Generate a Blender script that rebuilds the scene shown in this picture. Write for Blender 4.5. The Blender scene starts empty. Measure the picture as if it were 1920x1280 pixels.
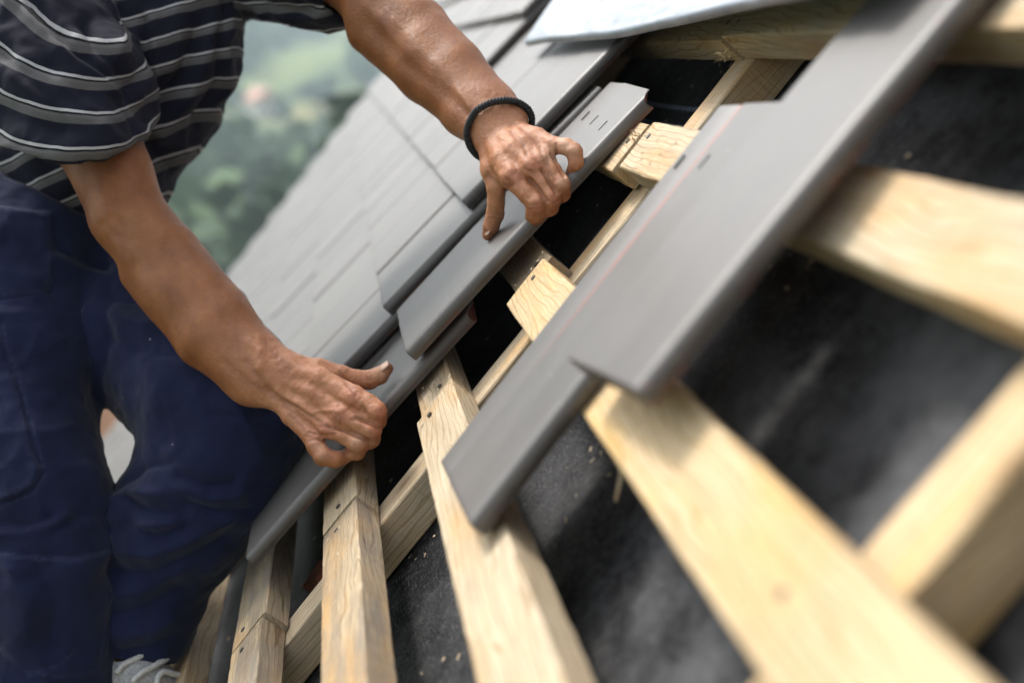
import bpy, bmesh, math, random
import numpy as np
from mathutils import Vector, Matrix
random.seed(7); np.random.seed(7)
C = bpy.context.scene
COL = C.collection
PI = math.pi
rad = math.radians

# ------------------------------------------------------------------ camera
FPX = 2150.0                      # focal length in pixels of a 1920 px wide frame
# columns: roof axes (along battens away from camera, up slope, outward) seen in camera space (x right, y down, z forward)
RC = np.array([[-0.14776533, 0.61947665, -0.77098254],
               [-0.24104322, -0.77859065, -0.57939172],
               [0.95919944, -0.1002261, -0.26436935]])
TC = np.array([-0.08405643, 0.05212295, 1.23253839])
BETA = rad(53.345)                # roof pitch
ROOF_O = np.array([0.0, 0.0, 7.0])
cb_, sb_ = math.cos(BETA), math.sin(BETA)
MR = np.array([[1, 0, 0], [0, cb_, -sb_], [0, sb_, cb_]])   # roof local (X = towards camera, up slope, outward) -> world
FLIP = np.diag([-1.0, 1.0, 1.0])
CAM2ROOF = FLIP @ RC.T            # camera space vector -> roof local
CAM2W = MR @ CAM2ROOF
CAM_POS_ROOF = -FLIP @ RC.T @ TC
CAM_POS = MR @ CAM_POS_ROOF + ROOF_O


def cam_pt(px, py, Z):
    return np.array([(px - 960) * Z / FPX, (py - 640) * Z / FPX, Z])


def to_world(c):
    c = np.asarray(c, float)
    return c @ CAM2W.T + CAM_POS


def world_to_px(w):
    c = (np.asarray(w, float) - CAM_POS) @ CAM2W
    return 960 + FPX * c[..., 0] / c[..., 2], 640 + FPX * c[..., 1] / c[..., 2], c[..., 2]


def on_roof(px, py, n):
    """roof local point where the line of sight through a pixel meets height n above the roof plane"""
    d = CAM2ROOF @ np.array([px - 960, py - 640, FPX])
    s = (n - CAM_POS_ROOF[2]) / d[2]
    return CAM_POS_ROOF + s * d


cam_d = bpy.data.cameras.new("camera")
cam = bpy.data.objects.new("camera", cam_d)
COL.objects.link(cam)
right, down, fwd = CAM2W[:, 0], CAM2W[:, 1], CAM2W[:, 2]
cam.matrix_world = Matrix(((right[0], -down[0], -fwd[0], CAM_POS[0]),
                           (right[1], -down[1], -fwd[1], CAM_POS[1]),
                           (right[2], -down[2], -fwd[2], CAM_POS[2]), (0, 0, 0, 1)))
cam_d.sensor_width = 36.0
cam_d.lens = FPX / 1920 * 36
cam_d.clip_start = 0.05
cam_d.clip_end = 4000
cam_d.dof.use_dof = True
cam_d.dof.focus_distance = 1.22
cam_d.dof.aperture_fstop = 2.5
C.camera = cam

# ------------------------------------------------------------------ sky, sun, exposure
SUN_EL, SUN_AZ = rad(50), rad(228)     # azimuth measured as sky rotation: direction (sin, cos)
w = bpy.data.worlds.new("World")
C.world = w
w.use_nodes = True
nt = w.node_tree
bg = nt.nodes["Background"]
sky = nt.nodes.new("ShaderNodeTexSky")
sky.sky_type = 'NISHITA'
sky.sun_disc = False
sky.sun_elevation = SUN_EL
sky.sun_rotation = SUN_AZ
sky.air_density = 1.0
sky.dust_density = 4.0
sky.ozone_density = 1.0
hsv = nt.nodes.new("ShaderNodeHueSaturation")
hsv.inputs['Saturation'].default_value = 0.2
nt.links.new(sky.outputs[0], hsv.inputs['Color'])
nt.links.new(hsv.outputs[0], bg.inputs['Color'])
bg.inputs['Strength'].default_value = 0.15
sd = bpy.data.lights.new("sun", 'SUN')
sd.energy = 1.5
sd.angle = rad(11)
sd.color = (1.0, 0.95, 0.87)
sun = bpy.data.objects.new("sun", sd)
COL.objects.link(sun)
sdir = Vector((math.sin(SUN_AZ) * math.cos(SUN_EL), math.cos(SUN_AZ) * math.cos(SUN_EL), math.sin(SUN_EL)))
sun.rotation_euler = sdir.to_track_quat('Z', 'Y').to_euler()
sun.location = (0, 0, 30)
C.view_settings.view_transform = 'Standard'
C.view_settings.look = 'None'
C.view_settings.gamma = 1.0
C.view_settings.use_curve_mapping = False
C.view_settings.exposure = 1.15
C.render.engine = 'CYCLES'
C.cycles.use_denoising = True
C.cycles.volume_step_rate = 4
C.cycles.max_bounces = 8
C.cycles.volume_bounces = 2
C.cycles.caustics_reflective = False
C.cycles.caustics_refractive = False


# ------------------------------------------------------------------ material helper
def srgb(r, g, b):
    f = lambda c: (c / 255 / 12.92) if c <= 10 else ((c / 255 + 0.055) / 1.055) ** 2.4
    return (f(r), f(g), f(b), 1.0)


class M:
    def __init__(s, name):
        s.m = bpy.data.materials.new(name)
        s.m.use_nodes = True
        s.t = s.m.node_tree
        s.b = s.t.nodes["Principled BSDF"]

    def n(s, typ, **kw):
        nd = s.t.nodes.new(typ)
        for k, v in kw.items():
            if k in nd.inputs.keys():
                nd.inputs[k].default_value = v
            else:
                setattr(nd, k, v)
        return nd

    def l(s, a, b):
        s.t.links.new(a, b)
        return s

    def set(s, **kw):
        for k, v in kw.items():
            s.b.inputs[k.replace('_', ' ')].default_value = v
        return s

    def ramp(s, src, stops, interp='LINEAR'):
        r = s.n("ShaderNodeValToRGB")
        cr = r.color_ramp
        cr.interpolation = interp
        while len(cr.elements) < len(stops):
            cr.elements.new(0.5)
        for e, (p, c) in zip(cr.elements, stops):
            e.position = p
            e.color = c if len(c) == 4 else (*c, 1)
        s.l(src, r.inputs[0])
        return r.outputs[0]

    def noise(s, vec, scale, detail=3, rough=.5, dist=0.0):
        nd = s.n("ShaderNodeTexNoise", Scale=scale, Detail=detail, Roughness=rough, Distortion=dist)
        if vec is not None:
            s.l(vec, nd.inputs['Vector'])
        return nd.outputs['Fac']

    def mapping(s, src, scale=(1, 1, 1), loc=(0, 0, 0), rot=(0, 0, 0)):
        mp = s.n("ShaderNodeMapping")
        mp.inputs['Scale'].default_value = scale
        mp.inputs['Location'].default_value = loc
        mp.inputs['Rotation'].default_value = rot
        s.l(src, mp.inputs['Vector'])
        return mp.outputs[0]

    def math(s, op, a, b=None, c=None, clamp=False):
        nd = s.n("ShaderNodeMath", operation=op, use_clamp=clamp)
        for i, v in enumerate((a, b, c)):
            if v is None:
                continue
            if isinstance(v, (int, float)):
                nd.inputs[i].default_value = v
            else:
                s.l(v, nd.inputs[i])
        return nd.outputs[0]

    def mix(s, fac, a, b, blend='MIX'):
        nd = s.n("ShaderNodeMix", data_type='RGBA', blend_type=blend)
        for i, v in ((0, fac), (6, a), (7, b)):
            if isinstance(v, (int, float)):
                nd.inputs[i].default_value = v
            elif isinstance(v, tuple):
                nd.inputs[i].default_value = v if len(v) == 4 else (*v, 1)
            else:
                s.l(v, nd.inputs[i])
        return nd.outputs[2]

    def bump(s, h, strength=.3, dist=.002, prev=None):
        nd = s.n("ShaderNodeBump", Strength=strength, Distance=dist)
        s.l(h, nd.inputs['Height'])
        if prev is not None:
            s.l(prev, nd.inputs['Normal'])
        return nd.outputs[0]

    def objvec(s):
        """object coordinates shifted by a per-object random amount"""
        tc = s.n("ShaderNodeTexCoord")
        oi = s.n("ShaderNodeObjectInfo")
        add = s.n("ShaderNodeVectorMath", operation='MULTIPLY_ADD')
        cmb = s.n("ShaderNodeCombineXYZ")
        for i in range(3):
            s.l(oi.outputs['Random'], cmb.inputs[i])
        s.l(cmb.outputs[0], add.inputs[0])
        add.inputs[1].default_value = (37.0, 53.0, 71.0)
        s.l(tc.outputs['Object'], add.inputs[2])
        return add.outputs[0]

    def attr(s, name):
        return s.n("ShaderNodeAttribute", attribute_name=name)

    def base(s, c):
        s.l(c, s.b.inputs['Base Color'])
        return s

    def rough(s, c):
        s.l(c, s.b.inputs['Roughness'])
        return s

    def normal(s, c):
        s.l(c, s.b.inputs['Normal'])
        return s


# --- tile: grey engobe with terracotta where the clay shows
def make_tile_mat():
    m = M("grey_tile")
    v = m.objvec()
    raw = m.n("ShaderNodeTexCoord").outputs['Object']
    sep = m.n("ShaderNodeSeparateXYZ")
    m.l(raw, sep.inputs[0])
    n1 = m.noise(m.mapping(v, (1, .25, 1)), 22, 4, .6)
    n2 = m.noise(v, 420, 3, .6)
    oi = m.n("ShaderNodeObjectInfo").outputs['Random']
    c = m.ramp(n1, [(.3, (.090, .083, .080)), (.7, (.120, .112, .108))])
    oc = m.n("ShaderNodeSeparateColor")
    m.l(m.n("ShaderNodeObjectInfo").outputs['Color'], oc.inputs[0])
    tone = m.math('ADD', m.math('MULTIPLY', oc.outputs[0], .34), m.attr("tone").outputs['Fac'])
    c = m.mix(1.0, c, m.ramp(tone, [(0, (.80, .80, .80)), (.36, (1.12, 1.10, 1.08))]), 'MULTIPLY')
    # pale dusty streaks running down the tile
    st = m.noise(m.mapping(v, (70, 1.5, 1)), 1.0, 3, .6)
    c = m.mix(m.ramp(st, [(.55, (0, 0, 0)), (.8, (.14, .14, .14))]), c, (.2, .2, .2))
    # clay showing on the low arris, broken up by wear
    zz = m.math('LESS_THAN', sep.outputs[2], .0052)
    wear = m.ramp(m.noise(m.mapping(v, (1, .35, 1)), 60, 3, .7), [(.52, (0, 0, 0)), (.58, (1, 1, 1))])
    c = m.mix(m.math('MULTIPLY', zz, wear), c, (.17, .045, .022))
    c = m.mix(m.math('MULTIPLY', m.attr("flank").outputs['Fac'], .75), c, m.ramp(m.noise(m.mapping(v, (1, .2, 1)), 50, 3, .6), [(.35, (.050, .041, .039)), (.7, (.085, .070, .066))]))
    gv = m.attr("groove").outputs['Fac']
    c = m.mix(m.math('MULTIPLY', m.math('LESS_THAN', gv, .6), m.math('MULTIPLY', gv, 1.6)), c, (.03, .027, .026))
    redl = m.ramp(m.noise(m.mapping(v, (1, .3, 1)), 60, 3, .7), [(.30, (0, 0, 0)), (.42, (.9, .9, .9))])
    fade = m.n("ShaderNodeMapRange")
    m.l(sep.outputs[1], fade.inputs[0])
    fade.inputs[1].default_value, fade.inputs[2].default_value = .10, .20
    redl = m.math('MULTIPLY', redl, fade.outputs[0])
    c = m.mix(m.math('MULTIPLY', m.math('GREATER_THAN', gv, .6), redl), c, (.30, .075, .05))
    scr = m.noise(m.mapping(v, (30, 240, 1), rot=(0, 0, .5)), 1.0, 2, .5)
    c = m.mix(m.ramp(scr, [(.70, (0, 0, 0)), (.76, (.35, .35, .35))]), c, (.24, .23, .22))
    mot = m.noise(v, 48, 5, .7)
    c = m.mix(m.ramp(mot, [(.40, (.35, .35, .35)), (.60, (0, 0, 0))]), c, (.085, .079, .077))
    chip = m.ramp(m.noise(v, 130, 3, .65), [(.69, (0, 0, 0)), (.71, (1, 1, 1))])
    ed = m.attr("edge").outputs['Fac']
    c = m.mix(m.math('MULTIPLY', chip, ed), c, (.22, .06, .03))
    m.base(c)
    m.rough(m.ramp(n1, [(.2, (.46, .46, .46)), (.8, (.58, .58, .58))]))
    m.set(Specular_IOR_Level=.75, Coat_Weight=.25, Coat_Roughness=.4)
    m.normal(m.bump(n2, .12, .0006, m.bump(n1, .1, .002)))
    return m.m


def make_clay_mat():
    m = M("raw_clay")
    v = m.objvec()
    n = m.noise(v, 160, 4, .65)
    m.base(m.ramp(n, [(.3, (.14, .035, .018)), (.7, (.33, .10, .05))]))
    m.set(Roughness=.85)
    m.normal(m.bump(n, .4, .001))
    return m.m


def make_wood(name, lo, hi, gray, gray_amt, stain=(.55, .3, .1)):
    m = M(name)
    v = m.objvec()
    warp = m.noise(m.mapping(v, (2.2, 9, 9)), 1.5, 3, .6)
    vv = m.n("ShaderNodeVectorMath", operation='MULTIPLY_ADD')
    cm = m.n("ShaderNodeCombineXYZ")
    for i in range(1, 3):
        m.l(warp, cm.inputs[i])
    m.l(cm.outputs[0], vv.inputs[0])
    vv.inputs[1].default_value = (.0, .03, .03)
    m.l(v, vv.inputs[2])
    g1 = m.n("ShaderNodeTexWave", wave_type='BANDS', bands_direction='DIAGONAL', Scale=22.0, Distortion=3.0, Detail=3.0)
    g1.inputs['Detail Scale'].default_value = 1.5
    m.l(m.mapping(vv.outputs[0], (.16, 3.6, 3.4)), g1.inputs['Vector'])
    g2 = m.noise(m.mapping(v, (9, 190, 190)), 1.0, 4, .7)
    mid = tuple(.35 * a_ + .65 * b_ for a_, b_ in zip(lo, hi))
    c = m.ramp(g1.outputs['Fac'], [(.03, mid), (.35, hi), (.75, hi), (.97, tuple(h * .93 for h in lo))])
    c = m.mix(m.ramp(g2, [(.38, (.0, .0, .0)), (.72, (.48, .48, .48))]), c, tuple(x * .62 for x in lo), 'MIX')
    # resin stains and knots
    kn = m.n("ShaderNodeTexVoronoi", Scale=1.0, Randomness=1.0)
    m.l(m.mapping(v, (5.5, 11, 11)), kn.inputs['Vector'])
    c = m.mix(m.ramp(kn.outputs['Distance'], [(.0, (.85, .85, .85)), (.085, (.7, .7, .7)), (.12, (.25, .25, .25)), (.22, (0, 0, 0))]), c, (.16, .075, .03))
    bl = m.noise(m.mapping(v, (2.5, 9, 9)), 2.0, 3, .6)
    c = m.mix(m.ramp(bl, [(.48, (0, 0, 0)), (.68, (.6, .6, .6))]), c, stain)
    wt = m.noise(m.mapping(v, (3.0, 14, 14)), 2.4, 4, .7)
    c = m.mix(m.math('MULTIPLY', m.ramp(wt, [(.40, (0, 0, 0)), (.62, (1, 1, 1))]), gray_amt), c, gray)
    ck = m.noise(m.mapping(v, (6, 330, 60)), 1.0, 2, .5)
    crack = m.ramp(ck, [(.70, (0, 0, 0)), (.735, (1, 1, 1))])
    c = m.mix(m.math('MULTIPLY', crack, .55), c, (.06, .035, .02))
    sm = m.noise(m.mapping(v, (420, 26, 26)), 1.0, 3, .6)
    c = m.mix(m.ramp(sm, [(.52, (0, 0, 0)), (.72, (.30, .30, .30))]), c, tuple(x * .55 for x in lo))
    big = m.noise(m.mapping(v, (4.5, 16, 16)), 1.0, 3, .55)
    c = m.mix(m.ramp(big, [(.50, (0, 0, 0)), (.68, (.35, .35, .35))]), c, tuple(x * .72 for x in lo))
    m.base(c)
    m.set(Roughness=.82, Specular_IOR_Level=.2)
    sw = m.noise(m.mapping(v, (260, 14, 14)), 1.0, 2, .5)
    b = m.bump(g2, .6, .0015)
    b = m.bump(sw, .4, .0016, b)
    b = m.bump(sm, .3, .0012, b)
    m.normal(m.bump(crack, -.5, .001, b))
    return m.m


def make_membrane():
    m = M("black_membrane")
    tc = m.n("ShaderNodeTexCoord").outputs['Object']
    fine = m.noise(tc, 900, 2, .8)
    fib1 = m.noise(m.mapping(tc, (70, 900, 1), rot=(0, 0, .15)), 1.0, 2, .6)
    fib2 = m.noise(m.mapping(tc, (900, 60, 1), rot=(0, 0, .1)), 1.0, 2, .6)
    patch = m.noise(tc, 9, 4, .65)
    sp = m.math('MULTIPLY', m.ramp(fine, [(.52, (0, 0, 0)), (.66, (1, 1, 1))]), m.ramp(patch, [(.38, (.05, .05, .05)), (.62, (1, 1, 1))]))
    fb = m.math('MAXIMUM', m.ramp(fib1, [(.60, (0, 0, 0)), (.70, (1, 1, 1))]), m.ramp(fib2, [(.60, (0, 0, 0)), (.70, (1, 1, 1))]))
    f = m.math('MAXIMUM', sp, m.math('MULTIPLY', fb, .7))
    c = m.mix(f, (.006, .006, .007), (.17, .17, .175))
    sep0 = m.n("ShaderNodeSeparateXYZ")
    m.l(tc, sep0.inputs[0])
    near_sheen = m.n("ShaderNodeMapRange")
    m.l(sep0.outputs[0], near_sheen.inputs[0])
    near_sheen.inputs[1].default_value, near_sheen.inputs[2].default_value = .02, .55  # painted sheen fades in towards the camera
    sheen_patch = m.ramp(m.noise(tc, 6, 6, .7), [(.43, (.0, .0, .0)), (.66, (.75, .75, .75))])  # grey patches put the sheen of lit membrane into its colour
    c = m.mix(m.math('MULTIPLY', sheen_patch, near_sheen.outputs[0]), c, (.16, .162, .17))
    # three thin printed guide lines along the roll
    sep = m.n("ShaderNodeSeparateXYZ")
    m.l(tc, sep.inputs[0])
    tot = None
    for v0 in (.432, .405, .378):
        d = m.math('ABSOLUTE', m.math('SUBTRACT', sep.outputs[1], v0))
        k = m.math('LESS_THAN', d, .0032)
        tot = k if tot is None else m.math('MAXIMUM', tot, k)
    pr = m.ramp(m.noise(m.mapping(tc, (160, 30, 1)), 1.0, 2, .5), [(.35, (.1, .1, .1)), (.6, (.7, .7, .7))])
    tot = m.math('MULTIPLY', tot, m.math('LESS_THAN', sep.outputs[0], .12))
    c = m.mix(m.math('MULTIPLY', tot, pr), c, (.26, .31, .42))
    m.base(c)
    m.set(Roughness=.85, Specular_IOR_Level=.10)
    wr = m.noise(tc, 5, 3, .55)
    b = m.bump(wr, .5, .02)
    b = m.bump(m.math('ADD', fib1, fib2), .25, .0008, b)
    m.normal(m.bump(fine, .25, .0006, b))
    return m.m


def make_metal():
    m = M("zinc_sheet")
    v = m.n("ShaderNodeTexCoord").outputs['Object']
    n = m.noise(m.mapping(v, (6, 40, 6)), 3, 4, .6)
    m.base(m.ramp(n, [(.3, (.24, .265, .30)), (.7, (.38, .405, .44))]))
    m.set(Metallic=.8)
    m.rough(m.ramp(m.noise(v, 30, 1, .5), [(.3, (.36, .36, .36)), (.7, (.52, .52, .52))]))
    cr = m.noise(m.mapping(v, (55, 5, 1), rot=(0, 0, .6)), 1.0, 1, .4)
    m.normal(m.bump(cr, .16, .003, m.bump(m.noise(m.mapping(v, (1, 2.5, 1), rot=(0, 0, .5)), 7, 1, .4), .22, .012)))
    return m.m


def make_skin():
    m = M("skin")
    v = m.n("ShaderNodeTexCoord").outputs['Object']
    n1 = m.noise(v, 26, 4, .6)
    n2 = m.noise(v, 210, 4, .65)
    c = m.ramp(n1, [(.3, (.200, .062, .016)), (.7, (.345, .130, .042))])
    h = m.attr("hand").outputs['Fac']
    hc = m.ramp(n1, [(.3, (.375, .148, .066)), (.7, (.525, .240, .125))])
    c = m.mix(h, c, hc)
    k = m.attr("redness").outputs['Fac']
    c = m.mix(m.math('MULTIPLY', k, .55), c, (.46, .16, .10))
    pl = m.attr("pale").outputs['Fac']
    c = m.mix(m.math('MULTIPLY', pl, .6), c, (.66, .42, .29))
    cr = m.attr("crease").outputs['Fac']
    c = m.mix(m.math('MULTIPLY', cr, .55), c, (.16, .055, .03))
    sp = m.ramp(m.noise(v, 75, 2, .5), [(.73, (0, 0, 0)), (.77, (1, 1, 1))])
    c = m.mix(m.math('MULTIPLY', sp, .5), c, (.16, .06, .03))
    c = m.mix(m.ramp(n2, [(.35, (.28, .28, .28)), (.6, (0, 0, 0))]), c, (.17, .062, .03))
    m.base(c)
    m.rough(m.ramp(n2, [(.3, (.36, .36, .36)), (.7, (.56, .56, .56))]))
    m.set(Specular_IOR_Level=.45, Subsurface_Weight=.12, Subsurface_Scale=.006)
    m.b.inputs['Subsurface Radius'].default_value = (1, .35, .2)
    vor = m.n("ShaderNodeTexVoronoi", Scale=650.0, feature='DISTANCE_TO_EDGE')
    m.l(m.mapping(v, (1, 1, 1)), vor.inputs['Vector'])
    b = m.bump(vor.outputs['Distance'], .45, .0010)
    b = m.bump(n2, .55, .0014, b)
    m.normal(b)
    return m.m


def make_shirt():
    m = M("striped_jersey")
    v = m.n("ShaderNodeTexCoord").outputs['Object']
    s = m.attr("stripe").outputs['Fac']
    wob = m.noise(v, 30, 2, .5)
    s = m.math('ADD', s, m.math('MULTIPLY', m.math('SUBTRACT', wob, .5), .10))
    fr = m.math('FRACT', s)
    navy, dk, gr, lt = (.0070, .0078, .0205), (.004, .004, .008), (.135, .13, .133), (.48, .475, .49)
    c = m.ramp(fr, [(0, navy), (.52, navy), (.525, lt), (.60, lt), (.605, dk), (.655, dk), (.66, gr), (.90, gr), (.905, navy)], 'CONSTANT')
    # fine pin lines inside the grey band
    pin = m.math('SINE', m.math('MULTIPLY', s, 2 * PI * 24))
    band = m.math('MULTIPLY', m.math('GREATER_THAN', fr, .74), m.math('LESS_THAN', fr, .905))
    c = m.mix(m.math('MULTIPLY', m.math('MULTIPLY', m.math('GREATER_THAN', pin, .2), band), .55), c, (.05, .048, .055))
    n = m.noise(v, 900, 2, .7)
    c = m.mix(m.ramp(n, [(.3, (.25, .25, .25)), (.7, (0, 0, 0))]), c, (.004, .004, .008))
    m.base(c)
    m.set(Roughness=.85, Specular_IOR_Level=.2, Sheen_Weight=.03, Sheen_Roughness=.5)
    m.normal(m.bump(n, .35, .0008, m.bump(m.noise(v, 40, 3, .5), .25, .006)))
    return m.m


def make_trousers():
    m = M("navy_cotton")
    v = m.n("ShaderNodeTexCoord").outputs['Object']
    n = m.noise(v, 900, 2, .7)
    n1 = m.noise(v, 14, 4, .6)
    c = m.ramp(n1, [(.3, (.0062, .0092, .033)), (.75, (.0125, .0180, .060))])
    se = m.attr("seam").outputs['Fac']
    c = m.mix(m.math('MULTIPLY', m.math('MULTIPLY', se, m.math('GREATER_THAN', m.noise(v, 700, 1, .5), .45)), .45), c, (.05, .065, .12))
    vor = m.n("ShaderNodeTexVoronoi", Scale=34.0)
    m.l(v, vor.inputs['Vector'])
    spk = m.math('MULTIPLY', m.math('LESS_THAN', vor.outputs['Distance'], .045), m.math('GREATER_THAN', m.noise(v, 6, 2, .5), .5))
    c = m.mix(m.math('MULTIPLY', spk, .6), c, (.4, .4, .42))
    m.base(c)
    m.set(Roughness=.9, Specular_IOR_Level=.15, Sheen_Weight=.12)
    tw = m.n("ShaderNodeTexWave", Scale=380.0, bands_direction='DIAGONAL')
    m.l(v, tw.inputs['Vector'])
    m.normal(m.bump(tw.outputs['Fac'], .15, .0005, m.bump(m.noise(v, 26, 4, .55), .3, .008)))
    return m.m


def simple(name, col, rough=.6, metal=0.0, nscale=0, namp=.25, spec=.5):
    m = M(name)
    if nscale:
        v = m.n("ShaderNodeTexCoord").outputs['Object']
        n = m.noise(v, nscale, 4, .6)
        m.base(m.ramp(n, [(.3, tuple(c * (1 - namp) for c in col)), (.7, tuple(min(1, c * (1 + namp)) for c in col))]))
        m.normal(m.bump(n, .3, .2 / nscale))
    else:
        m.set(Base_Color=(*col, 1))
    m.set(Roughness=rough, Metallic=metal, Specular_IOR_Level=spec)
    return m.m


TILE, CLAY = make_tile_mat(), make_clay_mat()
WOOD = make_wood("pine_fresh", (.44, .325, .20), (.64, .525, .375), (.30, .26, .21), .25)
WOODG = make_wood("pine_weathered", (.36, .26, .155), (.53, .425, .295), (.21, .185, .16), .75)
WOODO = make_wood("pine_resin", (.48, .33, .17), (.66, .515, .335), (.4, .3, .2), .1, (.66, .40, .12))
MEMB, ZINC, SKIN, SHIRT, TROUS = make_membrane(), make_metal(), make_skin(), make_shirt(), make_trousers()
BLACKCORD = simple("black_cord", (.012, .012, .014), .7, 0, 600, .5)
NAIL = simple("fingernail_mat", (.56, .36, .27), .35, 0, 60, .1)
SHOE = simple("grey_mesh_shoe", (.36, .36, .37), .75, 0, 300, .35)
LACE = simple("pale_lace", (.55, .55, .54), .8, 0, 500, .3)
RUBBER = simple("white_rubber", (.62, .61, .58), .6, 0, 50, .15)
RED = simple("red_trim", (.42, .02, .03), .6)
DARK = simple("dark_hair", (.02, .014, .01), .6, 0, 200, .4)
PLASTER = simple("pale_plaster", (.62, .58, .52), .85, 0, 4, .1)
PLANKM = simple("dark_plank", (.05, .042, .036), .8, 0, 12, .3)
HOLE = simple("hole_shadow", (.008, .007, .007), .9)


# ------------------------------------------------------------------ object helpers
def link(name, me, mat=None, parent=None, loc=None, rot=None):
    o = bpy.data.objects.new(name, me)
    COL.objects.link(o)
    if mat is not None and me is not None:
        for mm in (mat if isinstance(mat, (list, tuple)) else [mat]):
            me.materials.append(mm)
    if parent is not None:
        o.parent = parent
    if loc is not None:
        o.location = loc
    if rot is not None:
        o.rotation_euler = rot
    return o


def tag(o, label=None, cat=None, group=None, kind=None):
    for k, v in (('label', label), ('category', cat), ('group', group), ('kind', kind)):
        if v:
            o[k] = v
    return o


def empty(name, loc=(0, 0, 0), rot=(0, 0, 0), parent=None):
    o = link(name, None, None, parent, loc, rot)
    o.empty_display_size = .05
    return o


def mesh_np(name, V, F, smooth=True):
    me = bpy.data.meshes.new(name)
    V = np.asarray(V, np.float32)
    F = np.asarray(F, np.int32)
    me.vertices.add(len(V))
    me.vertices.foreach_set('co', V.ravel())
    k = F.shape[1]
    me.loops.add(F.size)
    me.loops.foreach_set('vertex_index', F.ravel())
    me.polygons.add(len(F))
    me.polygons.foreach_set('loop_start', np.arange(0, F.size, k, dtype=np.int32))
    me.polygons.foreach_set('loop_total', np.full(len(F), k, np.int32))
    me.polygons.foreach_set('use_smooth', np.full(len(F), smooth, bool))
    me.update(calc_edges=True)
    me.validate()
    return me


def add_attr(me, name, vals):
    a = me.attributes.new(name, 'FLOAT', 'POINT')
    a.data.foreach_set('value', np.asarray(vals, np.float32))


def bm_mesh(name, bm, smooth=False):
    me = bpy.data.meshes.new(name)
    bm.to_mesh(me)
    bm.free()
    if smooth:
        for p in me.polygons:
            p.use_smooth = True
    return me


def bm_box(bm, x0, x1, y0, y1, z0, z1):
    vs = [bm.verts.new(p) for p in ((x0, y0, z0), (x1, y0, z0), (x1, y1, z0), (x0, y1, z0), (x0, y0, z1), (x1, y0, z1), (x1, y1, z1), (x0, y1, z1))]
    for f in ((3, 2, 1, 0), (4, 5, 6, 7), (0, 1, 5, 4), (1, 2, 6, 5), (2, 3, 7, 6), (3, 0, 4, 7)):
        bm.faces.new([vs[i] for i in f])


def box_mesh(name, x0, x1, y0, y1, z0, z1, bev=0.0):
    bm = bmesh.new()
    bm_box(bm, x0, x1, y0, y1, z0, z1)
    if bev:
        bmesh.ops.bevel(bm, geom=bm.edges[:], offset=bev, segments=2, affect='EDGES')
    return bm_mesh(name, bm)


def tube_mesh(name, pts, rads, seg=10, cap=True):
    pts = [Vector(p) for p in pts]
    if isinstance(rads, (int, float)):
        rads = [rads] * len(pts)
    V, F = [], []
    prev = None
    for i, p in enumerate(pts):
        d = (pts[min(i + 1, len(pts) - 1)] - pts[max(i - 1, 0)]).normalized()
        a = prev if prev is not None else (Vector((0, 0, 1)) if abs(d.z) < .9 else Vector((1, 0, 0)))
        s = (a - d * a.dot(d)).normalized()
        prev = s
        t = d.cross(s)
        for k in range(seg):
            an = 2 * PI * k / seg
            V.append(p + (s * math.cos(an) + t * math.sin(an)) * rads[i])
    for i in range(len(pts) - 1):
        for k in range(seg):
            F.append((i * seg + k, i * seg + (k + 1) % seg, (i + 1) * seg + (k + 1) % seg, (i + 1) * seg + k))
    me = bpy.data.meshes.new(name)
    faces = F
    if cap:
        faces = F + [tuple(range(seg))[::-1], tuple(range((len(pts) - 1) * seg, len(pts) * seg))]
    me.from_pydata([tuple(v) for v in V], [], faces)
    for p in me.polygons:
        p.use_smooth = True
    return me


# ------------------------------------------------------------------ value noise in numpy
_H = np.random.RandomState(3).rand(64, 64, 64).astype(np.float32) * 2 - 1


def vnoise(P, scale):
    Q = P * scale
    I = np.floor(Q).astype(int)
    f = (Q - I).astype(np.float32)
    f = f * f * (3 - 2 * f)
    r = 0
    for dx in (0, 1):
        for dy in (0, 1):
            for dz in (0, 1):
                wgt = (f[:, 0] if dx else 1 - f[:, 0]) * (f[:, 1] if dy else 1 - f[:, 1]) * (f[:, 2] if dz else 1 - f[:, 2])
                r = r + wgt * _H[(I[:, 0] + dx) & 63, (I[:, 1] + dy) & 63, (I[:, 2] + dz) & 63]
    return r


# ================================================================== THE ROOF
G = .166                                   # batten gauge
BW, BH = .0582, .032                       # batten section
CBH = .045                                 # counter batten height
PITCH = .22
TW, TL, TT = .2168, .385, .0165             # tile width, length, thickness
TILT = math.asin(.0440 / TL)

roof = empty("house_roof", tuple(ROOF_O), (BETA, 0, 0))
tag(roof, "half tiled grey clay roof with bare pine battens over black membrane", "roof", kind="thing")


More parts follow.
